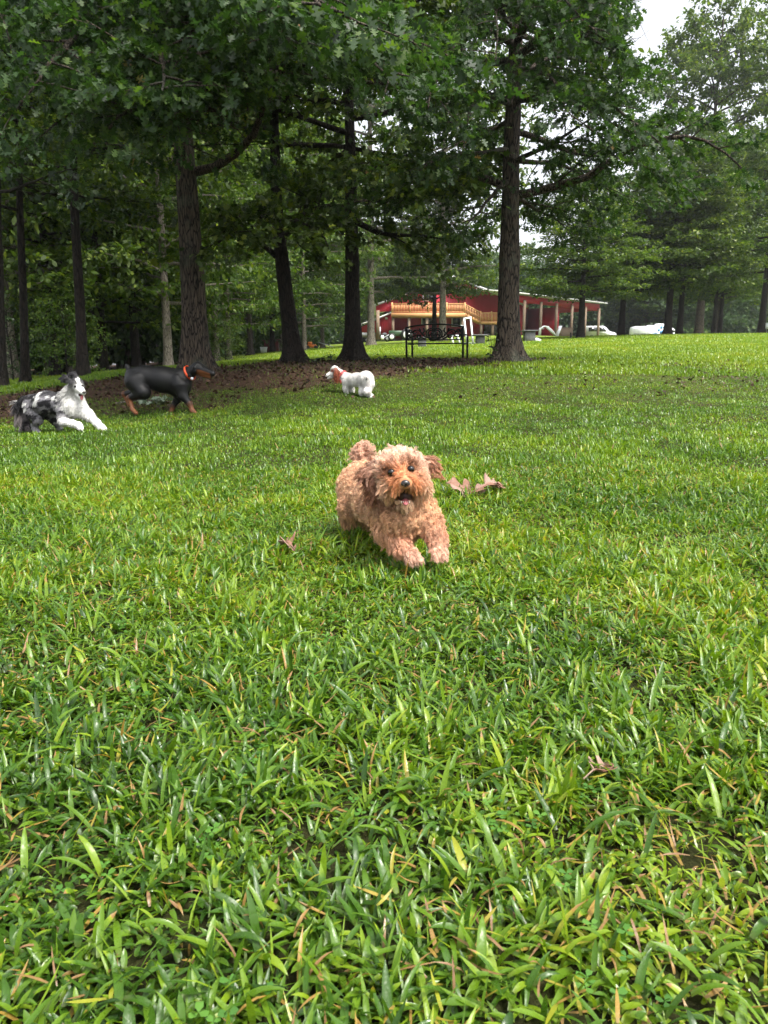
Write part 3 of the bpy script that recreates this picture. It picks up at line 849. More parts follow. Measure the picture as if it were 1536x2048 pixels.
def shade_right():
    b = base_of(1015, 722, 14.0); t = Tree(33)
    def in_sky(p):
        px, py = to_px(p[1:] + b); return bool((((px > 1265) & (py < 110)) | ((px > 1300) & (py < 200))).any())
    t.block = in_sky
    t.trunk([(0, 0, 0), W(1016, 600, 14, b), W(1019, 480, 14, b), W(1021, 340, 14, b), W(1026, 200, 14, b), W(1034, 20, 14, b), W(1040, -200, 14.1, b), W(1040, -500, 14.2, b), W(1040, -900, 14.4, b)], .21, .05, .8)
    kw = dict(sec=.30, seclen=1.25, twig=.20, nl=24, lsize=.135)
    t.limb([W(1020, 390, 14, b), W(1080, 385, 13.9, b), W(1180, 345, 13.7, b), W(1290, 270, 13.4, b), W(1400, 240, 13.2, b), W(1500, 330, 13.0, b)], .085, start=.1, **kw)
    t.limb([W(1020, 375, 14, b), W(940, 340, 13.9, b), W(840, 390, 13.6, b), W(720, 400, 13.4, b)], .075, **kw)
    t.limb([W(1026, 200, 14, b), W(1110, 190, 13, b), W(1220, 200, 12.2, b), W(1330, 280, 11.6, b)], .07, **kw)
    t.limb([W(1024, 260, 14, b), W(1130, 300, 14.4, b), W(1260, 310, 14.8, b), W(1400, 380, 15.2, b)], .06, **kw)
    t.limb([W(1030, 120, 14, b), W(1100, 40, 13.4, b), W(1160, 20, 12.6, b), W(1230, 60, 12, b)], .07, **kw)
    t.limb([W(1030, 90, 14, b), W(960, 40, 12.6, b), W(900, 120, 11.4, b), W(860, 200, 10.6, b)], .07, **kw)
    t.limb([W(1026, 210, 14, b), W(960, 190, 12.9, b), W(930, 230, 12.0, b), W(930, 300, 11.4, b)], .06, **kw)
    t.limb([W(1034, 0, 14, b), W(1140, -90, 12.6, b), W(1300, -60, 11.6, b), W(1420, 10, 11.0, b)], .07, **kw)
    for q in ([(1022, 330, 14), (1090, 300, 13.4), (1170, 250, 12.9), (1230, 200, 12.4)], [(1022, 300, 14), (960, 300, 13.2), (900, 290, 12.5), (850, 330, 12)],
              [(1026, 160, 14), (1080, 110, 14.6), (1160, 120, 15.2), (1260, 180, 15.8)], [(1024, 240, 14), (980, 260, 15), (930, 260, 16), (880, 300, 16.6)],
              [(1022, 320, 14), (1100, 330, 15), (1190, 350, 16), (1280, 420, 16.8)], [(1030, 60, 14), (1100, 90, 15), (1180, 60, 16), (1240, 110, 16.5)],
              [(1028, 140, 14), (1080, 140, 12.8), (1120, 170, 11.8), (1150, 240, 11.0)], [(1032, 60, 14), (1000, 0, 12.6), (980, 40, 11.4), (1000, 110, 10.6)],
              [(1020, 380, 14), (1060, 400, 14.8), (1110, 420, 15.6), (1160, 470, 16.4)], [(1021, 360, 14), (990, 390, 13.2), (960, 430, 12.8), (930, 460, 12.4)],
              [(1034, 20, 14), (1090, -30, 12.6), (1160, 20, 11.6), (1210, 90, 11.0)],
              [(1034, 60, 14), (1090, 20, 13.2), (1160, 10, 12.4), (1235, 40, 11.8)], [(1034, 20, 14), (1080, -30, 14.6), (1150, -20, 15.4), (1225, 30, 16)],
              [(1030, 120, 14), (1090, 70, 13.6), (1160, 70, 13.2), (1240, 120, 12.8)]):
        t.limb([W(a, b_, c, b) for a, b_, c in q], .05, **kw)
    zt = t.P_[-1, 2]
    t.auto(5.0, zt * .96, 5.4, 24, .08, 2.1, .30, sec=.42, seclen=1.4, twig=.30, nl=13, lsize=.18, twiglen=.6)
    near = lambda C: C[:, 2] < 5.6
    # the sky stands open at the photo's top right corner: no limb grows there
    def cull(C):
        px, py = to_px(C + b); Yd = C[:, 1] + b[1]; tr = (np.abs(px - 1024) < 46) & (py > 20) & (Yd < 14) & (t.rng.random(len(px)) < np.where(py > 200, .93, .7)); return ~(tr | (px > 1262 + 30 * np.sin(py * .06)) & (py < 95 + 25 * np.sin(px * .05)) | (px > 1400) & (py < 230))
    return finish(t, "oak_tree", b[0], b[1], M_BARK, M_OAK, "tall straight oak with flared roots and creeper, right of the metal seat", LEAF_OAK, "shade trees on the bare earth", near, cull=cull)
shade_right()

def slim(px, py, Y, seed, r0, label, lean, leaf, low):
    b = base_of(px, py, Y); t = Tree(seed)
    t.trunk([(0, 0, 0), W(px + lean * .4, 600, Y, b), W(px + lean, 420, Y, b), W(px + lean * 1.3, 200, Y, b), W(px + lean * 1.5, -100, Y, b), W(px + lean * 1.6, -500, Y, b)], r0, .03, .5, n=12)
    zt = t.P_[-1, 2]
    t.auto(low, 6.4, 3.4, 10, .035, seed, .12, sec=.34, seclen=1.0, twig=.22, nl=12, lsize=.13)
    t.auto(6.4, zt * .96, 3.6, 12, .05, seed + 1, .35, sec=.45, seclen=1.2, twig=.32, nl=12, lsize=.19)
    return finish(t, "slim_tree", b[0], b[1], M_BARK_DARK, leaf, label, LEAF_CLUMP, "slim trees at the left edge of the lawn", lambda C: C[:, 2] < 4)
slim(167, 765, 14.6, 41, .105, "slim dark trunk standing behind the merle dog", -18, M_MAPLE, 3.7)
slim(52, 778, 15.2, 42, .085, "slender trunk with pale patches at the far left edge", -12, M_MAPLE, 3.2)
slim(-4, 784, 14.2, 43, .16, "thick dark trunk cut by the left photo edge", -6, M_DEEP, 3.4)

# ---- background trees: a few kinds, copied with shared meshes
def proto(name, seed, H, clear, R, r0, leafmat, bark, nlimb, lsize, nl, rise=.2, flat=.12, outline=LEAF_OVAL, sec=.5, droop=.2, prof=None, lean=0.0, twig=.4):
    t = Tree(seed)
    t.trunk([(0, 0, 0), (lean * .1, 0, H * .15), (lean * .35, 0, H * .4), (lean * .6, .1, H * .7), (lean, 0, H)], r0, .04, .6, n=10)
    t.auto(clear, H * .98, R, nlimb, r0 * .35, seed, rise, prof=prof, sec=sec, seclen=R * .33, twig=twig, twiglen=.8, nl=nl, lsize=lsize, flat=flat, tubes=False, sub=5)
    trunk = t.mb.mesh("trunk", True); trunk.materials.append(bark)
    o = t.leafmesh("crown", leafmat, outline, droop=droop)
    me = o.data; bpy.data.objects.remove(o)
    return trunk, me
tall = lambda f: .75 + .45 * math.sin(f * 3.0) - .35 * f
PR = {
 "woods": proto("woods", 51, 17, 2.2, 5.0, .22, M_WOODS, M_BARK_PALE, 56, .25, 13, prof=tall),
 "woods2": proto("woods2", 52, 16, 1.8, 4.6, .17, M_WOODS, M_BARK_DARK, 56, .25, 13, prof=tall),
 "woods3": proto("woods3", 53, 14, 1.4, 4.4, .15, M_BRIGHT, M_BARK_PALE, 50, .22, 13, prof=tall, rise=.1),
 "lawn": proto("lawn", 54, 13, 3.7, 5.2, .27, M_WOODS, M_BARK_DARK, 54, .23, 18, rise=.10, flat=.07, sec=.38, prof=lambda f: 1.05 - .8 * f),
 "lawn2": proto("lawn2", 55, 14, 4.0, 4.8, .25, M_WOODS, M_BARK_DARK, 56, .24, 22, rise=.16, flat=.10, sec=.38, prof=lambda f: 1.0 - .7 * f),
 "bigoak": proto("bigoak", 56, 20, 4.0, 6.0, .34, M_WOODS, M_BARK, 60, .30, 20, rise=.35, flat=.22, prof=lambda f: .8 + .5 * math.sin(f * 2.9) - .45 * f),
 "bush": proto("bush", 57, 3.6, .3, 1.8, .04, M_MAPLE, M_BARK_DARK, 22, .15, 9, rise=.5, flat=.35, sec=.22, prof=tall, twig=.22),
}
def plant(kind, px, Y, label, name="tree", sx=1.0, sz=None, rz=0.0, group=None, dx=0.0, crownmat=None, barkmat=None):
    tr, cr = PR[kind]
    p = P(px, 690, Y); x, y = p.x + dx, p.y
    root = empty(name, (x, y, zgf(x, y) - .05), rz)
    sz = sz or sx
    root.scale = (sx, sx, sz)
    tag(root, label, "tree" if kind != "bush" else "shrub", group)
    a = obj("trunk", tr, None, root); c = obj("crown", cr, None, root)
    for o, m in ((a, barkmat), (c, crownmat)):
        if m is not None:
            o.material_slots[0].link = 'OBJECT'; o.material_slots[0].material = m
    return root
GL, GR, GB = "trees along the left woodland edge", "lawn trees on the crest", "tall trees behind the lawn"
plant("woods", 335, 24, "grey trunked woodland tree seen between the two leftmost shade trees", "woodland_tree", .68, .9, .4, GL)
plant("woods3", 458, 31, "pale trunked light green tree between oak trunks, near the woods' edge", "woodland_tree", .7, .85, 1.9, GL)
plant("woods", 432, 30, "twin pale stem tree close right of the big oak trunk", "woodland_tree", .6, .8, 2.9, GL, crownmat=M_BRIGHT)
plant("woods3", 609, 46, "pale stemmed tree right behind the leaning oak", "woodland_tree", 1.0, 1.0, 4.1, GL, barkmat=M_BARK_PALE)
plant("woods3", 645, 60, "thin grey stemmed tree between the leaning and the straight oak", "woodland_tree", 1.1, 1.1, .9, GL)
plant("woods2", 205, 25, "dark woodland tree right behind the slim trunk", "woodland_tree", .9, .9, 5.0, GL)
plant("woods2", 105, 24, "dark woodland tree between the slim trunks at left", "woodland_tree", .9, .9, 1.1, GL)
plant("woods", 20, 23, "woodland tree filling the far left edge", "woodland_tree", .9, .95, 2.2, GL)
plant("woods2", 270, 28, "dark woodland tree above the black dog's back", "woodland_tree", 1.0, 1.0, 3.2, GL)
plant("woods2", 395, 36, "dark woodland tree hidden partly by the big oak trunk", "woodland_tree", 1.0, 1.0, .2, GL)
plant("woods2", 500, 42, "dark woodland tree in the gap left of the leaning oak", "woodland_tree", 1.1, 1.1, 2.6, GL, crownmat=M_BRIGHT)
plant("woods2", 545, 52, "deep green woodland tree directly behind the leaning oak", "woodland_tree", 1.1, 1.15, 1.6, GL)
plant("woods", 150, 33, "tall woodland tree in the second row at left", "woodland_tree", 1.1, 1.15, 4.6, GL)
plant("woods", -60, 30, "woodland tree beyond the left photo edge", "woodland_tree", 1.1, 1.1, 3.6, GL)
plant("bush", 130, 20.5, "light green undergrowth shrub between slim trunks", "shrub", .55, .55, .5, "undergrowth shrubs at the woods' edge", crownmat=M_BRIGHT)
plant("bush", 450, 29, "small shrub at the foot of the pale stems", "shrub", .4, .4, 1.5, "undergrowth shrubs at the woods' edge")
plant("bush", 20, 21, "dark undergrowth shrub at the far left", "shrub", .6, .6, 2.5, "undergrowth shrubs at the woods' edge", crownmat=M_DEEP)

plant("woods", 742, 52, "tall tree with bare grey trunk left of the red building", "tall_tree", 1.25, 1.6, .7, GB)
plant("woods", 884, 56, "tall tree with leaning pale trunk in front of the red building", "tall_tree", 1.25, 1.5, 2.0, GB)
plant("lawn2", 868, 60, "bushy dark green tree before the red building's middle", "lawn_tree", .95, .8, 1.0, GB, crownmat=M_MAPLE)
plant("lawn", 1160, 43, "first lawn tree right of the big straight oak, by the white van", "lawn_tree", .85, .70, .3, GR)
plant("lawn", 1241, 48, "lawn tree between the two white vans", "lawn_tree", .9, .74, 2.2, GR)
plant("lawn2", 1333, 47, "lawn tree with thick trunk covering the paw printed van", "lawn_tree", 1.05, .80, 4.0, GR, crownmat=M_MAPLE)
plant("lawn", 1357, 48, "lawn tree with trunk leaning beside the thick trunk", "lawn_tree", .8, .80, 5.1, GR, crownmat=M_MAPLE)
plant("lawn2", 1425, 66, "far lawn tree with forked dark stems", "lawn_tree", .9, .85, .6, GR)
plant("lawn2", 1437, 68, "far lawn tree just right of the forked stems", "lawn_tree", .9, .9, 2.6, GR)
plant("lawn2", 1520, 58, "leafy tree at the right photo edge", "lawn_tree", 1.1, 1.1, 1.2, GR)
plant("bigoak", 1395, 78, "tallest grey green oak against the sky at top right", "tall_tree", 1.35, 1.5, 1.7, GB)
plant("bigoak", 1290, 128, "tall hazy oak behind the lawn trees", "tall_tree", 1.1, .85, 3.0, GB)
plant("bigoak", 1430, 84, "tall hazy oak near the right photo edge", "tall_tree", 1.4, .95, 4.4, GB)
plant("bigoak", 620, 85, "tall hazy tree between the dark oak trunks", "tall_tree", 1.1, 1.1, .4, GB, crownmat=M_MAPLE)
plant("bigoak", 770, 120, "tall far tree left of the roof of the red building", "tall_tree", 1.1, .8, 5.4, GB, crownmat=M_WOODS)

def woods_mass():
    """the far wood that closes the view behind everything: one mass of leaf clumps and stems"""
    rng = np.random.default_rng(77)
    C, Dv, S = [], [], []
    mb = MB()
    spots = []
    for i in range(30): spots.append((rng.uniform(-60, 330), rng.uniform(34, 52), rng.uniform(10, 15), 4.2, 1.0))
    for i in range(14): spots.append((rng.uniform(330, 620), rng.uniform(62, 90), rng.uniform(12, 17), 5.5, .8))
    for i in range(34): spots.append((rng.uniform(480, 1010), rng.uniform(135, 175), rng.uniform(10, 15) + (6 if i % 3 == 0 else 0) * (rng.random() < .4), 8, .4))
    for i in range(46): spots.append((rng.uniform(1000, 1800), rng.uniform(125, 165), rng.uniform(8, 12.5), 8, .2))
    for i in range(26): spots.append((rng.uniform(-500, -60), rng.uniform(30, 60), rng.uniform(10, 14), 5, .8))
    for (px, Y, H, R, low) in spots:
        p = P(px, 690, Y); x, y = p.x, p.y; z = zgf(x, y)
        n = 5200 if Y < 60 else 3600
        th = rng.uniform(0, 6.28, n); hh = rng.random(n) ** .85
        rr = R * (.55 + .5 * np.sin(hh * 2.6)) * np.sqrt(rng.uniform(.25, 1, n))
        # clumps
        k = 26; cth = rng.uniform(0, 6.28, k); ch = rng.random(k); cr = R * (.55 + .45 * np.sin(ch * 2.6)) * rng.uniform(.5, 1, k)
        w = rng.integers(0, k, n)
        cc = np.stack([x + cr * np.cos(cth), y + cr * np.sin(cth), z + low + (H - low) * ch], 1)
        pos = cc[w] + rng.normal(0, 1, (n, 3)) * np.array([R * .24, R * .24, H * .05])
        pos[:, 2] = np.maximum(pos[:, 2], z + low * .6)
        C.append(pos); d = pos - np.array([x, y, z + H * .5]); d /= np.linalg.norm(d, axis=1)[:, None] + 1e-6
        Dv.append(d); S.append(rng.uniform(.20, .42, n) * (Y / 45) ** .55)
        mb.tube([(x, y, z - .3), (x + rng.normal(0, .3), y, z + H * .5), (x, y, z + H * .9)], [.16, .12, .04], 6, caps=False)
    C = np.concatenate(C); Dv = np.concatenate(Dv); S = np.concatenate(S)
    V, F, v = leaves(C, Dv, S, LEAF_CLUMP, rng, tilt=.8)
    o = obj("distant_woods", np_mesh("distant_woods", V, F, attrs={"v": v}), M_HEDGE)
    tag(o, "hazy green woods closing off the lawn behind everything", "woods", kind="stuff")
    st = mb.build("distant_trunks", M_BARK_PALE, None, True)
    st.parent = o
woods_mass()

# creeper on the foot of the right hand oak, and small saplings on the mound
def sprig(name, px, py, Y, h, n, ls, label, mat, seed, spread=.1, cat="plant"):
    rng = np.random.default_rng(seed); p = P(px, py, Y)
    b = np.array([p.x, p.y, zgf(p.x, p.y)]); mb = MB(); C = []; D = []
    root = empty(name, tuple(b)); tag(root, label, cat)
    for k in range(3):
        a = rng.uniform(0, 6.28); q = [np.array([0, 0, 0.])]
        for i in range(5): q.append(q[-1] + np.array([math.cos(a) * spread * .5, math.sin(a) * spread * .5, h / 5]) + rng.normal(0, .012, 3))
        mb.tube(q, np.linspace(.006, .002, 6), 4)
        for i in range(n):
            t = rng.uniform(.8, 5); C.append(q[int(t)] + rng.normal(0, .03, 3)); D.append([math.cos(a) + rng.normal(0, .8), math.sin(a) + rng.normal(0, .8), .1])
    mb.build("stem", M_BARK_DARK, root)
    D = np.array(D); V, F, v = leaves(np.array(C), D / np.linalg.norm(D, axis=1)[:, None], np.full(len(C), ls) * rng.uniform(.6, 1.1, len(C)), LEAF_OVAL, rng)
    obj("leaves", np_mesh("leaves", V, F, attrs={"v": v}), mat, root)
sprig("creeper", 986, 716, 13.8, .75, 12, .09, "dark creeper climbing the left flare of the straight right oak", M_DEEP, 3, .05)
sprig("sapling", 620, 722, 14.4, .18, 8, .10, "low leafy seedling at the right foot of the leaning oak", M_DEEP, 4, .2)
sprig("sapling", 632, 722, 14.2, .12, 8, .09, "smaller seedling lying just right of the low leafy one", M_DEEP, 5, .25)
sprig("sapling", 766, 722, 15.0, .16, 5, .08, "tiny seedling on the mound between straight oak and seat", M_DEEP, 6, .1)

# fallen leaves on the bare earth
def litter():
    rng = np.random.default_rng(5)
    c = wedge_points(rng, 9, 17, lambda y: 110, .5)
    c = c[rng.random(len(c)) < dirt(c[:, 0], c[:, 1]) + .02]
    n = len(c); C = np.stack([c[:, 0], c[:, 1], zg(c[:, 0], c[:, 1]) + rng.uniform(.008, .035, n)], 1)
    a = rng.uniform(0, 6.28, n); D = np.stack([np.cos(a), np.sin(a), np.full(n, .2)], 1)
    V, F, v = leaves(C, D, rng.uniform(.035, .075, n), LEAF_CLUMP, rng, tilt=.5)
    o = obj("fallen_leaves", np_mesh("fallen_leaves", V, F, attrs={"v": v}), leaf_mat("leaf_litter", [(0, (.015, .008, .005)), (.5, (.045, .025, .015)), (.9, (.12, .07, .045)), (1, (.22, .15, .11))], .1, .7, .3, .3, (1, .8, .5), 20))
    tag(o, "brown leaf litter strewn over the bare earth", "leaves", kind="stuff")
litter()
# ================================================================ buildings and lawn furniture
def siding(name, c1, c2):
    m, nt, b, out = new_mat(name)
    tc = N_(nt, "ShaderNodeTexCoord")
    sx = N_(nt, "ShaderNodeSeparateXYZ"); nt.links.new(tc.outputs["Object"], sx.inputs[0])
    ad = N_(nt, "ShaderNodeMath", operation='ADD'); nt.links.new(sx.outputs[0], ad.inputs[0]); nt.links.new(sx.outputs[1], ad.inputs[1])
    mu = N_(nt, "ShaderNodeMath", operation='MULTIPLY'); mu.inputs[1].default_value = 3.3; nt.links.new(ad.outputs[0], mu.inputs[0])
    fr = N_(nt, "ShaderNodeMath", operation='FRACT'); nt.links.new(mu.outputs[0], fr.inputs[0])
    rr = ramp(nt, [(0, (0, 0, 0)), (.08, (1, 1, 1)), (.92, (1, 1, 1)), (1, (0, 0, 0))], fr.outputs[0])
    no = N_(nt, "ShaderNodeTexNoise"); no.inputs["Scale"].default_value = 1.2; no.inputs["Detail"].default_value = 6
    nt.links.new(tc.outputs["Object"], no.inputs["Vector"])
    rc = ramp(nt, [(.3, c2), (.7, c1)], no.outputs[0])
    nt.links.new(rc.outputs[0], b.inputs["Base Color"])
    bu = N_(nt, "ShaderNodeBump"); bu.inputs["Distance"].default_value = .03; nt.links.new(rr.outputs[0], bu.inputs["Height"]); nt.links.new(bu.outputs[0], b.inputs["Normal"])
    b.inputs["Roughness"].default_value = .45
    return m
M_RED = siding("red_metal_siding", (.50, .014, .035), (.40, .011, .028))
M_ROOF = plain("pale_metal_roof", (.62, .62, .60), (.48, .48, .47), 3, .4)
M_DECK = plain("new_pine_timber", (.62, .33, .14), (.48, .23, .09), 6, .65, stretch=(1, 1, 4))
M_POST = plain("weathered_timber", (.26, .18, .125), (.17, .12, .085), 8, .8, stretch=(3, 3, .4))
M_WHITE = plain("white_paint", (.80, .82, .86), (.72, .74, .78), 5, .35)
M_GLASS = plain("dark_glass", (.03, .035, .04), (.02, .02, .025), 2, .08, spec=.8)
M_DARK = plain("dark_rubber", (.02, .02, .02), (.012, .012, .012), 9, .7)
M_GREY = plain("grey_block", (.12, .12, .125), (.08, .08, .085), 10, .8)
M_IRON = plain("black_powder_coated_iron", (.006, .006, .006), (.003, .003, .003), 40, .55, metal=0.0, spec=.2)
M_GREEN = plain("green_machine_paint", (.03, .07, .03), (.02, .05, .02), 5, .4)
M_ORANGE = plain("orange_plastic", (.75, .22, .03), (.6, .16, .02), 6, .5)
M_BLUE = plain("blue_vinyl", (.03, .22, .52), (.03, .19, .46), 5, .4)
M_DARKRED = plain("dull_dark_red_paint", (.14, .02, .02), (.09, .014, .014), 4, .6)

def barn():
    Yw, Yf = 91.5, 88.0
    gx = lambda px, Y=Yw: P(px, 650, Y).x
    gz = lambda py, Y=Yw: P(800, py, Y).z
    base = gz(670)
    root = empty("red_barn", (gx(900), Yw, base)); tag(root, "two storey red metal barn with a new timber deck and stairs", "barn")
    rx, ry, rz_ = gx(900), Yw, base
    def part(mb, name, mat, parent=root): 
        o = mb.build(name, mat, parent)
        if parent is root: o.matrix_parent_inverse = Matrix.Translation((-rx, -ry, -rz_))
        else: o.matrix_parent_inverse = Matrix.Identity(4)
        return o
    xl, xr, xm = gx(752), gx(1046), gx(905)
    ze, zr = gz(612), gz(556)
    # front wall with gable (starts right of the open bay at the left)
    wl = gx(788)
    slope = (zr - ze) / (xm - xl)
    m = MB(); m.prism([(wl, base - .3), (xr, base - .3), (xr, ze), (xm, zr), (wl, ze + slope * (wl - xl))], Yw, Yw + 14)
    part(m, "wall", M_RED)
    m = MB()   # hanging gable panel over the open bay
    m.prism([(xl, gz(624)), (wl - .01, gz(622)), (wl - .01, ze + slope * (wl - xl) - .02), (xl, ze)], Yw - .1, Yw + .1)
    part(m, "gable_panel", M_RED)
    m = MB()
    for a, za, b_, zb in ((xl - .7, ze - .7 * slope, xm, zr), (xm, zr, xr + .5, ze - .5 * slope)):
        m.prism([(a, za + .03), (b_, zb + .03), (b_, zb + .2), (a, za + .2)], Yw - .6, Yw + 14.5)
    part(m, "roof", M_ROOF)
    for px, p0, p1, w in ((854, 633, 648, .7), (921, 629, 652, 1.1), (857, 587, 601, .75)):
        f = MB(); x = gx(px); z0, z1 = gz(p1), gz(p0)
        f.box((x - w, Yw - .07, z0 - .1), (x + w, Yw - .01, z1 + .1)); fo = part(f, "window", M_WHITE)
        g = MB(); g.box((x - w + .13, Yw - .10, z0), (x - .04, Yw - .072, z1)); g.box((x + .04, Yw - .10, z0), (x + w - .13, Yw - .072, z1))
        part(g, "pane", M_GLASS, fo)
    d = MB(); x = gx(938); d.box((x - .5, Yw - .08, base), (x + .5, Yw - .01, base + 2.1)); part(d, "door", M_WHITE)
    # deck
    zd = gz(627, Yf); dx0, dx1 = gx(784, Yf), gx(929, Yf)
    m = MB(); m.box((dx0, Yf, zd - .32), (dx1, Yw - .12, zd)); m.box((dx0 - .08, Yf - .12, zd - .42), (dx1 + .08, Yf - .004, zd + .06)); part(m, "deck", M_DECK)
    m = MB(); zt = zd + 1.15
    m.box((dx0, Yf - .05, zt - .1), (dx1, Yf + .1, zt)); m.box((dx0, Yf - .02, zd + .12), (dx1, Yf + .06, zd + .22))
    n = int((dx1 - dx0) / .18)
    for i in range(n + 1):
        x = dx0 + (dx1 - dx0) * i / n; m.box((x - .06, Yf - .01, zd + .2), (x + .06, Yf + .05, zt - .08))
    for i in range(5):
        x = dx0 + (dx1 - dx0) * i / 4; m.box((x - .09, Yf - .1, zd), (x + .09, Yf + .08, zt + .1))
    for y in np.arange(Yf + .2, Yw - .2, .2): m.box((dx0 - .01, y, zd + .1), (dx0 + .05, y + .12, zt - .06))
    m.box((dx0 - .03, Yf, zt - .08), (dx0 + .1, Yw - .15, zt + .02))
    part(m, "railing", M_DECK)
    for px in (786, 818, 854, 890, 926):
        m = MB(); x = gx(px, Yf); m.box((x - .16, Yf + .1, base - .4), (x + .16, Yf + .42, zd - .33)); part(m, "post", M_POST)
    for px in (756,):
        m = MB(); x = gx(px); m.box((x - .20, Yw - 1.9, base - .6), (x + .20, Yw - 1.5, gz(623))); part(m, "post", M_POST)
    # stairs running down to the right to a landing
    lz = gz(643, Yf); lx0, lx1 = gx(961, Yf), gx(1004, Yf)
    m = MB(); steps = 9
    for y in (Yf + .1, Yf + 1.5): m.beam((dx1, y, zd - .1), (lx0, y, lz - .1), .08, .34)
    for i in range(steps):
        f = (i + .5) / steps; x = dx1 + (lx0 - dx1) * f; z = zd + (lz - zd) * f
        m.box((x - .17, Yf + .14, z), (x + .17, Yf + 1.46, z + .05))
    for y in (Yf + .08, Yf + 1.52): 
        m.beam((dx1, y, zd + 1.05), (lx0, y, lz + 1.0), .10, .14); m.beam((dx1, y, zd + .5), (lx0, y, lz + .45), .05, .1)
        for i in range(7):
            f = i / 6; x = dx1 + (lx0 - dx1) * f; z = zd + (lz - zd) * f; m.box((x - .05, y - .05, z), (x + .05, y + .05, z + 1.05))
    part(m, "staircase", M_DECK)
    m = MB(); m.box((lx0, Yf - .05, lz - .28), (lx1, Yf + 1.9, lz)); part(m, "landing", M_DECK)
    m = MB()
    m.box((lx0, Yf - .06, lz + .9), (lx1, Yf + .06, lz + 1.02)); m.box((lx1 - .1, Yf, lz + .9), (lx1, Yf + 1.9, lz + 1.02))
    for x in np.arange(lx0, lx1, .17): m.box((x, Yf - .03, lz), (x + .09, Yf + .03, lz + .9))
    for x in (lx0, (lx0 + lx1) / 2, lx1 - .1): m.box((x - .07, Yf - .09, lz), (x + .07, Yf + .05, lz + 1.15))
    part(m, "railing", M_DECK)
    for px in (963, 986):
        m = MB(); x = gx(px, Yf); m.box((x - .14, Yf + .1, base - .4), (x + .14, Yf + .4, lz - .29)); part(m, "post", M_POST)
    m = MB(); x = gx(995); m.box((gx(968), Yw - 1.0, base - .2), (gx(1000), Yw - .15, gz(647))); part(m, "foundation", M_GREY)
    m = MB(); x = gx(858); z = gz(578); m.beam((x + .4, Yw - .05, z), (x + .4, Yw - .9, z + .15), .07); m.beam((x + .4, Yw - .9, z + .15), (x + .4, Yw - .9, z - .1), .25, .25); part(m, "floodlight", M_WHITE)
barn()

def lean_to():
    Y = 90.5; gx = lambda px: P(px, 650, Y).x; gz = lambda py: P(800, py, Y).z
    b = gz(672); x0, x1, x2 = gx(716), gx(783), gx(784.5)
    root = empty("red_shed", (x0, Y, b)); tag(root, "bright red shed with a long low sloping roof left of the barn", "shed")
    inv = Matrix.Translation((-x0, -Y, -b))
    m = MB(); m.prism([(x0, gz(664)), (gx(752), gz(664)), (gx(752), b - .3), (x2, b - .3), (x2, gz(627)), (x1, gz(627)), (x0, gz(657))], Y, Y + .8)
    w = m.build("wall", M_RED, root); w.matrix_parent_inverse = inv
    m = MB(); m.prism([(x0 - .8, gz(658)), (x1 + .05, gz(627)), (x1 + .05, gz(624)), (x0 - .8, gz(655.5))], Y - .4, Y + .85)
    w = m.build("roof", M_ROOF, root); w.matrix_parent_inverse = inv
    m = MB(); m.box((gx(770), Y - .12, gz(638.5)), (gx(775), Y - .02, gz(634.5))); w = m.build("wall_lamp", M_WHITE, root); w.matrix_parent_inverse = inv
    m = MB(); m.box((gx(759), Y - .3, b), (gx(761.5), Y - .05, gz(654))); w = m.build("downpipe", M_WHITE, root); w.matrix_parent_inverse = inv
lean_to()

def pole_barn():
    # front line recedes to the right
    A = P(1000, 664, 86); B = P(1200, 668, 101)
    za = P(1040, 597, 88.5).z; base = 4.4
    def F(px):    # point on the front line under this pixel column
        k = (px - 768) / FPX / 1.03
        # A + t(B-A), X = k Y
        t = (k * A.y - A.x) / ((B.x - A.x) - k * (B.y - A.y)); return Vector((A.x + (B.x - A.x) * t, A.y + (B.y - A.y) * t, 0))
    root = empty("pole_barn", (A.x, A.y, base)); tag(root, "open red pole barn with timber posts and pale metal roof", "barn")
    inv = Matrix.Translation((-A.x, -A.y, -base))
    def part(m, n, mat):
        o = m.build(n, mat, root); o.matrix_parent_inverse = inv; return o
    f0, f1 = F(1000), F(1196); d = (f1 - f0).normalized(); nrm = Vector((-d.y, d.x, 0))
    zt, zb = za + .35, za - .45
    ang = math.atan2(d.y, d.x); M = Matrix.Translation(f0) @ Matrix.Rotation(ang, 4, 'Z'); L = (f1 - f0).length
    m = MB(); m.box((0, -.06, zb), (L, .06, zt), M); m.box((L - .06, .07, zb), (L + .05, 9, zt), M); part(m, "fascia", M_RED)
    m = MB(); 
    V = [M @ Vector(v) for v in ((-.5, -.7, zt + .06), (L + .9, -.7, zt + .06), (L + .9, 9.5, zt + 1.3), (-.5, 9.5, zt + 1.3))]
    V2 = [v + Vector((0, 0, .16)) for v in V]
    m.add([tuple(v) for v in V + V2], [[0, 3, 2, 1], [4, 5, 6, 7], [0, 1, 5, 4], [1, 2, 6, 5], [2, 3, 7, 6], [3, 0, 4, 7]]); part(m, "roof", M_ROOF)
    tw = (F(1122) - f0).length
    m = MB(); m.box((0, 5.0, base - .5), (tw, 5.2, zb + .9), M); m.box((tw - .1, .4, base - .5), (tw + .06, 5.2, zb), M); part(m, "wall", M_RED)
    for px in (1045, 1078, 1109, 1140, 1167, 1194):
        t = (F(px) - f0).length; m = MB(); m.box((t - .16, -.3, base - .8), (t + .16, -.08, zb + .3), M); part(m, "post", M_POST)
    m = MB(); t = (F(1076) - f0).length; m.box((t, 4.7, base), (t + 1.6, 4.95, base + 2.2), M); part(m, "door", M_GREY)
    return F, M
PB_F, PB_M = pole_barn()

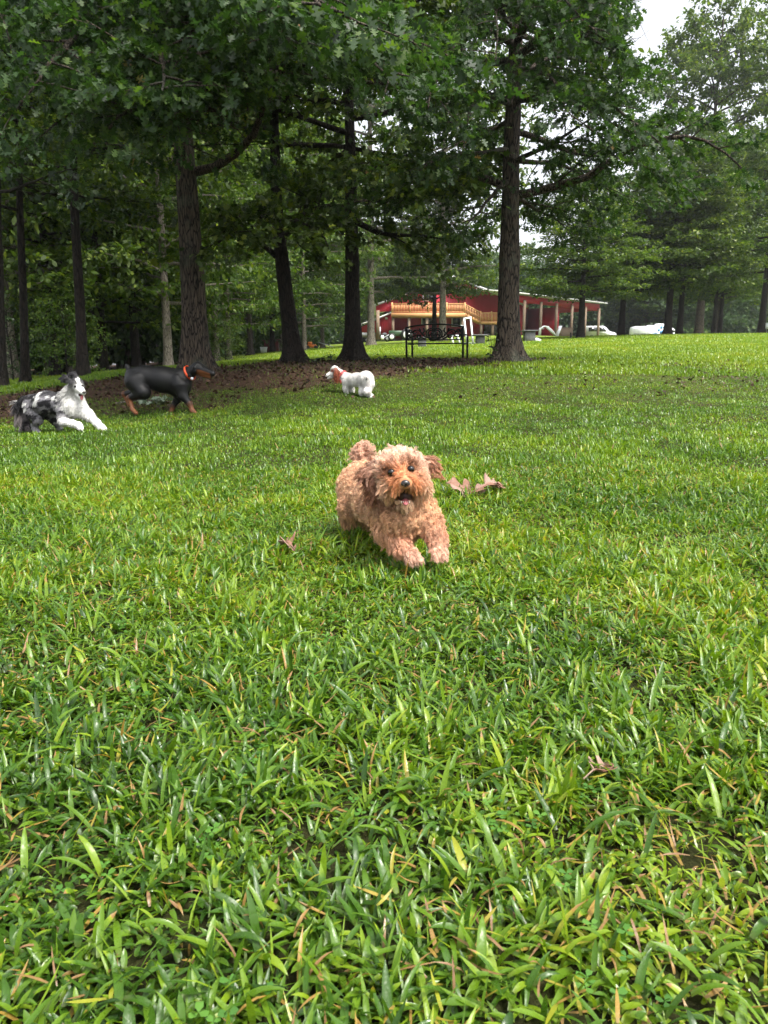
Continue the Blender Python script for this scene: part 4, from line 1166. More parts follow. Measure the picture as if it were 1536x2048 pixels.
# --- vehicles
def wheel(parent, x, y, z, r, name="wheel"):
    m = MB(); m.tube([(x, y - .11, z), (x, y + .11, z)], [r, r], 20); w = m.build(name, M_DARK, parent)
    m = MB(); m.tube([(x, y - .13, z), (x, y - .112, z)], [r * .55, r * .6], 16); m.build("hub", M_WHITE, w)
def van():
    Y = 104.; p = P(1166, 672, Y); z = zgf(p.x, Y) - .4
    root = empty("white_van", (p.x, Y, z)); tag(root, "white van with dark side windows parked beside the pole barn", "van")
    L = P(1230, 672, Y).x - p.x; k = L / 4.6
    body = [(0, .35), (.02, 1.6), (.15, 1.72), (2.55, 1.75), (2.9, 1.62), (3.55, 1.08), (4.35, .92), (4.58, .75), (4.6, .38), (4.4, .28), (.1, .28)]
    m = MB(); m.prism([(x * k, zz * 1.08) for x, zz in body], -.9, .9); m.build("body", M_WHITE, root)
    for o in ([(.42, 1.05), (.42, 1.55), (1.72, 1.58), (1.72, 1.05)], [(2.0, 1.05), (2.0, 1.58), (2.6, 1.56), (3.15, 1.08)], [(1.78, 1.05), (1.78, 1.58), (1.94, 1.58), (1.94, 1.05)]):
        m = MB(); m.prism([(x * k, zz * 1.08) for x, zz in o], -.925, -.902); m.build("window", M_GLASS, root)
    m = MB(); m.prism([(2.98 * k, 1.62 * 1.08), (3.56 * k, 1.13 * 1.08), (3.6 * k, 1.16 * 1.08), (3.02 * k, 1.66 * 1.08)], -.78, .78); m.build("windscreen", M_GLASS, root)
    m = MB(); m.box((4.3 * k, -.86, .78), (4.62 * k, -.55, .92), bev=.03); m.build("headlight", M_GLASS, root)
    m = MB(); m.box((2.9 * k, -1.12, 1.2), (3.0 * k, -.95, 1.38), bev=.03); m.build("mirror", M_WHITE, root)
    for x in (.9, 3.75): wheel(root, x * k, -.82, .34, .34)
    root.rotation_euler.z = rad(6)
van()
def camper():
    Y = 106.; p = P(1262, 672, Y); z = zgf(p.x, Y) - .6
    root = empty("paw_print_van", (p.x, Y, z)); tag(root, "white high roofed van decorated with blue paw prints", "van")
    L = P(1352, 672, Y).x - p.x
    body = [(.0, .5), (.05, 1.95), (.13, 2.24), (.3, 2.34), (L * .80, 2.36), (L * .9, 1.9), (L * .97, 1.4), (L, 1.1), (L, .5)]
    m = MB(); m.prism(body, -1, 1); m.build("body", M_WHITE, root)
    m = MB(); q = P(1300, 650, Y).x - p.x; m.box((q - .4, -.35, 2.3), (q + .4, .35, 2.52), bev=.06); m.build("roof_vent", M_WHITE, root)
    m = MB(); q = P(1319, 650, Y).x - p.x; m.box((q - .65, -.5, 2.3), (q + .6, .5, 2.72), bev=.14); m.build("air_conditioner", M_WHITE, root)
    m = MB()
    def disc(x, zz, r, sq=1.0):
        a = np.linspace(0, 2 * math.pi, 14, endpoint=False)
        m.prism([(x + r * math.cos(t), zz + r * sq * math.sin(t)) for t in a[::-1]], -1.02, -1.003)
    for px, py, s in ((1325, 662, 1.0), (1311, 669, .45)):
        q = P(px, py, Y - 1); x = q.x - p.x; zz = q.z - z
        disc(x, zz - .18 * s, .38 * s, .8)
        for dx, dz in ((-.52, .12), (-.2, .48), (.2, .50), (.52, .16)): disc(x + dx * s, zz + dz * s, .17 * s, 1.25)
    m.build("paw_print_decal", M_BLUE, root)
    m = MB(); q = P(1339, 655, Y - 1); m.box((L * .84, -1.02, 1.5), (L * .93, -1.003, 1.85)); m.build("window", M_GLASS, root)
    m = MB(); m.box((.08, -1.012, 1.30), (L * .8, -1.003, 1.34)); m.box((2.0, -1.013, .6), (2.04, -1.004, 2.25)); m.build('side_trim', M_GREY, root)
    for x in (1.2, L * .82): wheel(root, x, -.92, .36, .36)
camper()
def tractor():
    Y = 86.; p = P(800, 668, Y); z = zgf(p.x, Y)
    root = empty("farm_tractor", (p.x, Y, z)); tag(root, "dark green tractor parked under the barn deck", "tractor")
    m = MB(); m.box((-1.3, -.35, .55), (.3, .35, 1.15), bev=.08); m.box((.1, -.4, .5), (1.1, .4, .95), bev=.08); m.build("body", M_GREEN, root)
    for x, r, y in ((.75, .68, -.62), (.75, .68, .62), (-.95, .42, -.5), (-.95, .42, .5)): wheel(root, x, y, r, r)
    m = MB(); m.tube([(.9, -.4, .9), (.9, -.4, 2.2), (.9, .4, 2.2), (.9, .4, .9)], .035, 6); m.build("roll_bar", M_DARK, root)
    m = MB(); m.box((.45, -.25, .95), (.85, .25, 1.08), bev=.03); m.box((.78, -.25, 1.08), (.86, .25, 1.45), bev=.03); m.build("seat", M_DARK, root)
    m = MB(); m.beam((-1.0, -.45, .8), (-1.9, -.45, .35), .08); m.beam((-1.0, .45, .8), (-1.9, .45, .35), .08); m.box((-2.2, -.7, .15), (-1.85, .7, .6), bev=.05); m.build("loader", M_WHITE, root)
    root2 = empty("utility_trailer", tuple(P(775, 668, 87)))
    root2.location.z = zgf(root2.location.x, 87); tag(root2, "small dark trailer loaded with clutter, left of the tractor", "trailer")
    m = MB(); m.box((-.9, -.6, .45), (.9, .6, .55)); m.box((-.9, -.62, .55), (.9, -.56, .8)); m.build("bed", M_DARK, root2)
    m = MB(); m.box((-.6, -.3, .552), (-.1, .3, 1.0), bev=.05); m.box((.0, -.3, .552), (.6, .3, .85), bev=.05); m.build("load", M_GREY, root2)
    for y in (-.72, .72): wheel(root2, 0, y, .3, .3)
tractor()
def boat_trailer():
    Y = 95.; p = P(722, 668, Y); z = zgf(p.x, Y)
    root = empty("white_trailer", (p.x, Y, z)); tag(root, "long white trailer parked under the low roof left of the grey trunk", "trailer")
    m = MB(); m.box((-.6, -.8, .45 + .3), (1.35, .8, 1.25), bev=.08); m.build("body", M_WHITE, root)
    for x in (.0, .8): wheel(root, x, -.85, .35, .33)
boat_trailer()

# --- small things on the lawn
def pedestal(px, py, w, h, Y, label, top=1.5):
    p = P(px, py, Y); z = zgf(p.x, Y)
    root = empty("pedestal_table", (p.x, Y, z)); tag(root, label, "table", "dark pedestal tables on the lawn")
    s = Y / FPX * 1.03
    W_, H = w * s / 2, h * s
    m = MB(); m.box((-W_, -W_, -.05), (W_, W_, H - .06), bev=.03); m.build("pedestal", M_GREY, root)
    m = MB(); m.box((-W_ * top, -W_ * top, H - .058), (W_ * top, W_ * top, H), bev=.015); m.build("table_top", M_GREY, root)
pedestal(960, 688, 16, 19, 36, "dark pedestal table right of the seat, beside the white frame", 1.8)
pedestal(1058, 683, 20, 22, 38, "dark pedestal table with flat slab right of the straight oak", 1.4)
pedestal(844, 690, 15, 20, 35, "dark pedestal table seen through the seat", 1.5)
def white_frame():
    Y = 37.; f = lambda px, py, dy=0: P(px, py, Y + dy)
    b = f(935, 687); b.z = zgf(b.x, Y)
    root = empty("pipe_frame", tuple(b)); tag(root, "white pipe door frame standing on the lawn right of the seat", "frame")
    inv = Matrix.Translation(-b)
    m = MB(); 
    m.beam(f(928, 637), f(934, 688, -.5), .07); m.beam(f(941, 635), f(946, 689, -.5), .07); m.beam(f(927, 637.5), f(942.5, 635), .09)
    o = m.build("upright_frame", M_WHITE, root); o.matrix_parent_inverse = inv
    m = MB(); m.beam(f(928, 686, .3), f(952, 686.5, -.3), .05)
    o = m.build("foot_bar", M_WHITE, root); o.matrix_parent_inverse = inv
    m = MB(); m.beam(f(921, 651), f(931, 652), .06); o = m.build('side_arm', M_WHITE, root); o.matrix_parent_inverse = inv
    b2 = f(911, 687); b2.z = zgf(b2.x, Y)
    root = empty("sawhorse", tuple(b2)); tag(root, "low white trestle with slanted legs seen through the seat", "trestle")
    inv = Matrix.Translation(-b2)
    for (x0, y0, x1, y1) in ((902, 671, 907, 688), (915, 671, 920, 688)):
        m = MB(); m.beam(f(x0, y0), f(x1, y1, -.2), .07); m.beam(f(x0, y0), f(x1 - 7, y1, .5), .05); o = m.build("leg", M_WHITE, root); o.matrix_parent_inverse = inv
    m = MB(); m.beam(f(900, 671), f(917, 671), .06); m.beam(f(912, 664), f(915, 659), .05); o = m.build("bar", M_WHITE, root); o.matrix_parent_inverse = inv
white_frame()
def clutter():
    # white slide like A frame under the pole barn
    Y = 84.; p = P(1096, 667, Y); z = zgf(p.x, Y)
    root = empty("garden_slide", (p.x, Y, z)); tag(root, "white arched slide frame leaning at the pole barn posts", "slide")
    pts = [(-.95, 0, 0), (-.9, 0, .8), (-.5, 0, 1.05), (-.1, 0, 1.0), (.4, 0, .6), (.85, 0, 0)]
    for y in (-.3, .3):
        m = MB(); m.tube([(a, y, c) for a, _, c in pts], .07, 6); m.build("rail", M_WHITE, root)
    m = MB(); m.box((-.9, -.25, .75), (-.5, .25, .8)); m.beam((-.2, 0, .9), (.75, 0, .05), .5, .05); m.build("chute", M_WHITE, root)
    p = P(1119, 666, 86.); root = empty("leaning_board", (p.x, 86., zgf(p.x, 86.))); tag(root, "pale board leaning on the pole barn's third post", "board")
    m = MB(); m.beam((-.3, 0, 0), (.15, .3, 1.15), .5, .06); m.build("board_face", M_WHITE, root)
    m = MB(); m.box((-.3, .31, 0), (.3, .36, .9)); m.build("prop", M_POST, root)
    p = P(1131, 666, 90.); root = empty("timber_crate", (p.x, 90., zgf(p.x, 90.))); tag(root, "low brown timber crate between the pole barn posts", "crate")
    m = MB(); m.box((-.8, -.3, 0), (.8, .3, .9), bev=.03); m.build("box_sides", M_POST, root)
    m = MB(); m.box((-.85, -.35, .9), (.85, .35, 1.0), bev=.02); m.build("lid", M_POST, root)
    p = P(1075, 684, 38.); root = empty("white_bag", (p.x, 38., zgf(p.x, 38.))); tag(root, "crumpled white bag on the grass right of the slab topped table", "bag")
    m = MB(); m.ball((-.05, 0, .09), (.13, .12, .11)); m.ball((.1, .02, .07), (.09, .1, .08)); m.build("sack", M_WHITE, root, True)
    m = MB(); m.tube([(.12, 0, .05), (.2, 0, .12), (.22, 0, .0)], .012, 5); m.build("tie", M_DARK, root)
    # white topped post at the far right edge
    p = P(1545, 672, 58.); b = zgf(p.x, 58.)
    root = empty("utility_cart", (p.x, 58., b)); tag(root, "white nosed cart with black wheels at the right photo edge", "cart")
    m = MB(); m.prism([(-.75, .45), (-.7, .72), (-.35, .86), (1.4, .9), (1.4, .4), (-.7, .38)], -.45, .45); m.build("body", M_WHITE, root)
    for x in (-.35, 1.0):
        for y in (-.5, .5): wheel(root, x, y, .24, .24)
    m = MB(); m.tube([(.2, -.4, .88), (.2, -.4, 1.5), (.9, -.4, 1.5), (.9, -.4, .88)], .03, 6); m.build("frame_bar", M_DARK, root)
    p = P(1141, 676, 42.); root = empty("short_post", (p.x, 42., zgf(p.x, 42.))); tag(root, "short dark post left of the first lawn tree", "post")
    m = MB(); m.tube([(0, 0, -.05), (.02, 0, .22), (0, 0, .34)], [.06, .05, .03], 8); m.build("shaft", M_DARK, root)
    m = MB(); m.ball((0, 0, .33), .05); m.build("knob", M_DARK, root, True)
    # things at the edge of the left wood
    p = P(624, 699, 55.); b = zgf(p.x, 55.); root = empty("ride_on_toy", (p.x, 55., b)); tag(root, "orange and black ride-on toy near the grey stem beyond the leaning oak", "toy")
    m = MB(); m.box((-.35, -.2, .12), (.35, .2, .35), bev=.05); m.box((-.3, -.13, .35), (.02, .13, .55), bev=.05); m.build("shell", M_ORANGE, root)
    m = MB(); m.tube([(.2, 0, .34), (.12, 0, .62)], .03, 6); m.tube([(.12, -.16, .62), (.12, .16, .62)], .025, 6); m.build('handlebar', M_DARK, root)
    for x in (-.3, .3):
        m = MB(); m.tube([(x, -.25, .14), (x, .25, .14)], .14, 12); m.build("wheel", M_DARK, root)
    p = P(652, 701, 58.); root = empty("fallen_sign", (p.x, 58., zgf(p.x, 58.))); tag(root, "thin white board lying tilted on the grass beyond the oaks", "board")
    m = MB(); m.beam((-.6, 0, .45), (.6, 0, .08), .5, .05); m.build("board_face", M_WHITE, root)
    m = MB(); m.box((-.45, .05, 0), (-.38, .1, .4)); m.build("prop", M_POST, root)
    p = P(541, 708, 60.); root = empty("tool_shed", (p.x, 60., zgf(p.x, 60.))); tag(root, "small dull red shed in the shade of the woods", "shed")
    m = MB(); m.box((-.5, 0, -.1), (.6, .9, .9)); m.build("wall", M_DARKRED, root)
    m = MB(); m.prism([(-.65, .9), (.75, .98), (.75, 1.03), (-.65, .95)], -.1, 1.0); m.build("roof", M_DARKRED, root)
    p = P(528, 712, 58.); root = empty("storage_tub", (p.x, 58., zgf(p.x, 58.))); tag(root, "small white tub left of the dull red shed", "tub")
    m = MB(); m.tube([(0, 0, 0), (0, 0, .42)], [.22, .28], 12); m.build("bucket", M_WHITE, root)
    m = MB(); m.tube([(0, 0, .42), (0, 0, .46)], [.3, .3], 12); m.build("lid", M_WHITE, root)
clutter()

# --- the scrollwork garden bench, seen from behind
def bench():
    c = P(874, 719, 16.2)
    root = empty("garden_bench", (c.x, 16.2, zgf(c.x, 16.2)), rad(-18))
    tag(root, "black metal garden bench with scrollwork back, facing the red barn", "bench")
    w = .645; H0, H1 = .50, .83
    yb, yf = -.24, .24     # back (towards the camera) and front
    def leg(x, y, top, lean):
        m = MB(); m.beam((x, y, -.04), (x, y + lean, top), .042, .042, .004); m.build("leg", M_IRON, root)
    for s in (-1, 1):
        leg(s * w, yb, .83, -.07); leg(s * w, yf, .60, -.02)
    m = MB()     # seat: long slats on a frame
    for i in range(6):
        y = yb + .03 + i * .079; m.box((-w + .01, y, .405), (w - .01, y + .055, .425), bev=.004)
    for s in (-1, 1): m.box((s * (w - .03) - .012, yb, .385), (s * (w - .03) + .012, yf, .404))
    m.build("seat", M_IRON, root)
    for s in (-1, 1):
        m = MB(); m.tube([(s * w, yb - .03, .60), (s * w, yb + .12, .635), (s * w, yf - .06, .63), (s * w, yf, .595), (s * w, yf + .03, .55)], .019, 8); m.build("armrest", M_IRON, root)
    back = MB()
    def B(x, z): return (x, yb - .045 - .07 * (z - .45), z)
    def top(x): return .815 + .075 * (1 - (x / w) ** 2)
    xs = np.linspace(-w, w, 25)
    back.tube([B(x, top(x)) for x in xs], .020, 8)
    back.tube([B(x, .50) for x in (-w, 0, w)], .016, 8)
    bo = back.build("backrest_frame", M_IRON, root)
    def stroke(mb, pts, r=.019):
        pts = np.array(pts, float); t = np.linspace(0, 1, len(pts)); u = np.linspace(0, 1, len(pts) * 4)
        X = np.interp(u, t, pts[:, 0]); Z = np.interp(u, t, pts[:, 1])
        for _ in range(3):
            X[1:-1] = (X[:-2] + X[1:-1] * 2 + X[2:]) / 4; Z[1:-1] = (Z[:-2] + Z[1:-1] * 2 + Z[2:]) / 4
        mb.tube([B(x, z) for x, z in zip(X, Z)], r, 6)
    def spiral(cx, cz, r0, r1, a0, turns, n=22):
        return [(cx + (r0 + (r1 - r0) * t) * math.cos(a0 + turns * 2 * math.pi * t), cz + (r0 + (r1 - r0) * t) * math.sin(a0 + turns * 2 * math.pi * t)) for t in np.linspace(0, 1, n)]
    sc = MB()
    for s in (-1, 1):
        # heart shaped centre of two facing scrolls in a ring
        stroke(sc, [(s * x, z) for x, z in spiral(.075, .60, .075, .018, 1.4, 1.35)])
        stroke(sc, [(s * a, b_) for a, b_ in ((.0, .71), (.03, .775), (.09, .79), (.15, .75), (.185, .67), (.17, .58), (.11, .525), (.0, .505))])
        stroke(sc, [(s * a, b_) for a, b_ in ((.0, .79), (.03, .74), (.10, .735), (.14, .68), (.13, .60))])
        # leafy branches sweeping out to the sides
        stroke(sc, [(s * a, b_) for a, b_ in ((.17, .56), (.24, .60), (.30, .70), (.38, .76), (.46, .74), (.49, .68), (.45, .65), (.42, .68))])
        stroke(sc, [(s * a, b_) for a, b_ in ((.19, .52), (.28, .56), (.36, .63), (.44, .62), (.52, .56), (.58, .58), (.585, .63), (.55, .645))])
        stroke(sc, [(s * x, z) for x, z in spiral(.345, .575, .055, .014, 2.6, -1.2)])
        stroke(sc, [(s * x, z) for x, z in spiral(.545, .71, .055, .014, -.6, 1.25)])
        stroke(sc, [(s * a, b_) for a, b_ in ((.245, .80), (.22, .74), (.25, .67), (.29, .65))])
        stroke(sc, [(s * a, b_) for a, b_ in ((.34, .79), (.31, .74), (.33, .70))])
        stroke(sc, [(s * a, b_) for a, b_ in ((.60, .51), (.62, .60), (.60, .70), (.63, .78))])
        for (a, b_, r) in ((.235, .635, .022), (.30, .625, .018), (.40, .70, .02), (.47, .60, .02), (.50, .53, .018), (.20, .72, .018), (.43, .54, .018), (.36, .68, .016)):
            p = B(s * a, b_); sc.ball(p, (r * 1.3, .008, r * .75), Matrix.Rotation(s * .7, 3, 'Y'), 8, 5)
    sc.build("scrollwork", M_IRON, bo, True)
    return root
_b = bench(); _b.scale = (.96, .92, .82)

# --- curled dead oak leaves lying on the near grass
def dead_leaf(x, y, L, yaw, label, seed, curl=.5, group=None, lift=.02, tilt=0, name="dead_leaf"):
    rng = np.random.default_rng(seed)
    half = [(0, .01), (.12, .03), (.20, .20), (.26, .21), (.31, .07), (.42, .10), (.48, .34), (.55, .40), (.60, .30), (.62, .11), (.72, .12), (.80, .27), (.86, .22), (.88, .10), (1.0, 0.0)]
    ol = np.array(half); rows = 9
    # a grid across the leaf so that it can curl
    V, F = [], []
    for i, (a, b_) in enumerate(half):
        for j in range(rows):
            w = (j / (rows - 1)) * 2 - 1
            yy = w * b_
            zz = curl * (abs(yy) ** 1.5) * 1.6 + .14 * math.sin(a * 5 + seed) + .05 * math.sin(yy * 22 + a * 9 + seed) * abs(w)
            V.append(((a - .5) * L, yy * L, zz * L + lift))
    m_ = len(half)
    for i in range(m_ - 1):
        for j in range(rows - 1): F.append([i * rows + j, (i + 1) * rows + j, (i + 1) * rows + j + 1, i * rows + j + 1])
    root = empty(name, (x, y, zgf(x, y)), yaw); tag(root, label, "leaf", group)
    root.rotation_euler = (rad(tilt), 0, yaw)
    me = np_mesh("blade", np.array(V), np.array(F), attrs={"v": np.clip(.55 + rng.normal(0, .04, len(V)) + .25 * np.array([v[1] > 0 for v in V]), 0, 1)}, smooth=True)
    o = obj("blade", me, M_DEADLEAF, root)
    md = o.modifiers.new("thick", 'SOLIDIFY'); md.thickness = .0008
    s = MB(); s.tube([(-.5 * L - .03, .002, lift + .01), (-.5 * L, 0, lift + .003 + .14 * L * math.sin(seed)), (.1 * L, 0, lift + .004 + .14 * L * math.sin(.6 * 5 + seed))], [.0012, .0013, .0007], 5); s.build("stalk", M_POST, root)
def gp(px, py):
    """ground point under a photo pixel"""
    y = 1.0
    for _ in range(200):
        p = P(px, py, y)
        if p.z <= zgf(p.x, y): break
        y += .05
    return p.x, y
lx, ly = gp(950, 1000)
dead_leaf(lx - .035, ly + .01, .20, 2.95, "big silvery brown curled oak leaf beside the running curly dog", 3, .25, "dead oak leaves in the grass", .062, -24)
dead_leaf(lx + .045, ly - .015, .16, .35, "rust brown curled oak leaf overlapping the big silvery one", 5, .35, "dead oak leaves in the grass", .066, 22)
dead_leaf(lx + .075, ly + .03, .12, 1.3, "upturned pinkish dead leaf at the right end of the leaf pile", 8, .5, "dead oak leaves in the grass", .07, 25)
lx, ly = gp(578, 1120)
dead_leaf(lx, ly, .085, 2.4, "small brown dead leaf in the grass left of the curly dog", 11, 1.0, "dead oak leaves in the grass", .04)
lx, ly = gp(1175, 1965)
dead_leaf(lx, ly, .06, .9, "small torn brown leaf low in the near grass", 14, .8, "dead oak leaves in the grass", .035)
def fallen_branch():
    x, y = gp(285, 812); rng = np.random.default_rng(9)
    b = np.array([x, y, zgf(x, y)]); root = empty("fallen_branch", tuple(b)); tag(root, "broken twig with pale withered leaves under the black dog's belly", "branch")
    m = MB(); m.tube([(-.35, 0, .03), (-.1, .05, .06), (.2, 0, .07), (.4, .05, .04)], [.012, .01, .008, .004], 6)
    m.build("stick", M_BARK_PALE, root)
    C = np.array([[rng.uniform(-.15, .35), rng.normal(0, .08), rng.uniform(.03, .10)] for _ in range(34)]); D = rng.normal(0, 1, (34, 3)); D[:, 2] *= .3; D /= np.linalg.norm(D, axis=1)[:, None]
    V, F, v = leaves(C, D, np.full(34, .09), LEAF_CLUMP, rng)
    ml = leaf_mat("withered_leaf", [(0, (.10, .15, .10)), (1, (.28, .34, .26))], .2, .6)
    obj("leaves", np_mesh("leaves", V, F, attrs={"v": v}), ml, root)
fallen_branch()
# ================================================================ dogs
def surface_nets(f, org, h):
    s = f < 0
    nx, ny, nz = f.shape
    c = [(i, j, k) for i in (0, 1) for j in (0, 1) for k in (0, 1)]
    def sub(a, o): return a[o[0]:nx - 1 + o[0], o[1]:ny - 1 + o[1], o[2]:nz - 1 + o[2]]
    cnt = sum(sub(s, o).astype(np.int8) for o in c)
    act = (cnt > 0) & (cnt < 8)
    I = np.argwhere(act); idx = -np.ones(act.shape, np.int64); idx[act] = np.arange(len(I))
    acc = np.zeros((len(I), 3)); n = np.zeros(len(I))
    for a in range(8):
        for b in range(a + 1, 8):
            if sum(abs(c[a][q] - c[b][q]) for q in range(3)) != 1: continue
            fa = f[I[:, 0] + c[a][0], I[:, 1] + c[a][1], I[:, 2] + c[a][2]]; fb = f[I[:, 0] + c[b][0], I[:, 1] + c[b][1], I[:, 2] + c[b][2]]
            m = (fa < 0) != (fb < 0); t = np.where(m, fa / np.where(m, fa - fb, 1), 0)
            acc += m[:, None] * (np.array(c[a]) + t[:, None] * (np.array(c[b]) - np.array(c[a]))); n += m
    V = (I + acc / n[:, None]) * h + org
    F = []
    for ax in range(3):
        a0 = [slice(1, -1)] * 3; a0[ax] = slice(0, f.shape[ax] - 1)
        a1 = list(a0); a1[ax] = slice(1, f.shape[ax])
        sa, sb = s[tuple(a0)], s[tuple(a1)]
        E = np.argwhere(sa != sb); inside = sa[tuple(E.T)]
        off = np.array([1, 1, 1]); off[ax] = 0
        E = E + off
        u, w = (ax + 1) % 3, (ax + 2) % 3
        du = np.zeros(3, int); du[u] = 1; dw = np.zeros(3, int); dw[w] = 1
        q = np.stack([idx[tuple((E - du - dw).T)], idx[tuple((E - dw).T)], idx[tuple(E.T)], idx[tuple((E - du).T)]], 1)
        q[~inside] = q[~inside][:, ::-1]
        F.append(q)
    return V, np.concatenate(F)

class Body:
    def __init__(s): s.p = []; s.neg = []
    def cap(s, a, b, ra, rb, tag="", k=.03, sq=None): s.p.append(("c", np.array(a), np.array(b), ra, rb, tag, k)); return s
    def chain(s, pts, rs, tag="", k=.03):
        tags = [tag] * len(pts) if isinstance(tag, str) else tag
        for i in range(len(pts) - 1): s.cap(pts[i], pts[i + 1], rs[i], rs[i + 1], tags[i], k)
        return s
    def ell(s, c, r, tag="", k=.03, R=None): s.p.append(("e", np.array(c), np.array(r, float), None if R is None else np.array(R), 0, tag, k)); return s
    def carve(s, a, b, ra, rb, k=.01): s.neg.append((np.array(a), np.array(b), ra, rb, k)); return s
    def one(s, pr, X):
        if pr[0] == "c":
            a, b, ra, rb = pr[1:5]; ab = b - a; t = np.clip(((X - a) @ ab) / max(ab @ ab, 1e-9), 0, 1)
            return np.linalg.norm(X - a - t[..., None] * ab, axis=-1) - (ra + (rb - ra) * t)
        c, r, R = pr[1:4]; q = X - c
        if R is not None: q = q @ R
        k0 = np.linalg.norm(q / r, axis=-1); k1 = np.linalg.norm(q / (r * r), axis=-1) + 1e-9
        return k0 * (k0 - 1) / k1
    def sdf(s, X):
        d = None
        for pr in s.p:
            e = s.one(pr, X)
            if d is None: d = e
            else:
                k = pr[6]; h = np.maximum(k - np.abs(d - e), 0) / k; d = np.minimum(d, e) - h * h * k * .25
        for a, b, ra, rb, k in s.neg:
            e = -s.one(("c", a, b, ra, rb), X); h = np.maximum(k - np.abs(d - e), 0) / k; d = np.maximum(d, e) + h * h * k * .25
        return d
    def mesh(s, h, disp=None):
        pts, rr = [], []
        for pr in s.p:
            if pr[0] == "c": pts += [pr[1], pr[2]]; rr += [pr[3], pr[4]]
            else: pts.append(pr[1]); rr.append(pr[2].max())
        pts = np.array(pts); rr = np.array(rr)[:, None]
        lo = (pts - rr).min(0) - 3 * h; hi = (pts + rr).max(0) + 3 * h
        n = np.ceil((hi - lo) / h).astype(int) + 1
        G = np.stack(np.meshgrid(*[lo[i] + np.arange(n[i]) * h for i in range(3)], indexing='ij'), -1)
        f = s.sdf(G)
        if disp is not None: f = f + disp(G)
        return surface_nets(f, lo, h)
    def tags(s, X):
        D = np.stack([s.one(pr, X) for pr in s.p], 1)
        names = sorted(set(pr[5] for pr in s.p))
        W_ = np.exp(-np.clip(D - D.min(1)[:, None], 0, 1) / .012)
        out = {}
        for nme in names: out[nme] = W_[:, [i for i, pr in enumerate(s.p) if pr[5] == nme]].sum(1)
        tot = sum(out.values())
        return {k: v / tot for k, v in out.items()}

def n3(X, s, seed=0):
    """smooth 3d noise 0..1"""
    X = X * s + np.array([17.1, 3.7, 9.2]) * (seed + 1); i = np.floor(X).astype(np.int64); f = X - i; f = f * f * (3 - 2 * f)
    r = np.zeros(len(X))
    for a in (0, 1):
        for b in (0, 1):
            for c in (0, 1):
                n = ((i[:, 0] + a) * 374761393 + (i[:, 1] + b) * 668265263 + (i[:, 2] + c) * 1440662683 + seed * 1013) & 0x7fffffff
                n = ((n ^ (n >> 13)) * 1274126177) & 0x7fffffff
                h = ((n ^ (n >> 16)) & 0xffff) / 65535.
                r += h * (f[:, 0] if a else 1 - f[:, 0]) * (f[:, 1] if b else 1 - f[:, 1]) * (f[:, 2] if c else 1 - f[:, 2])
    return r

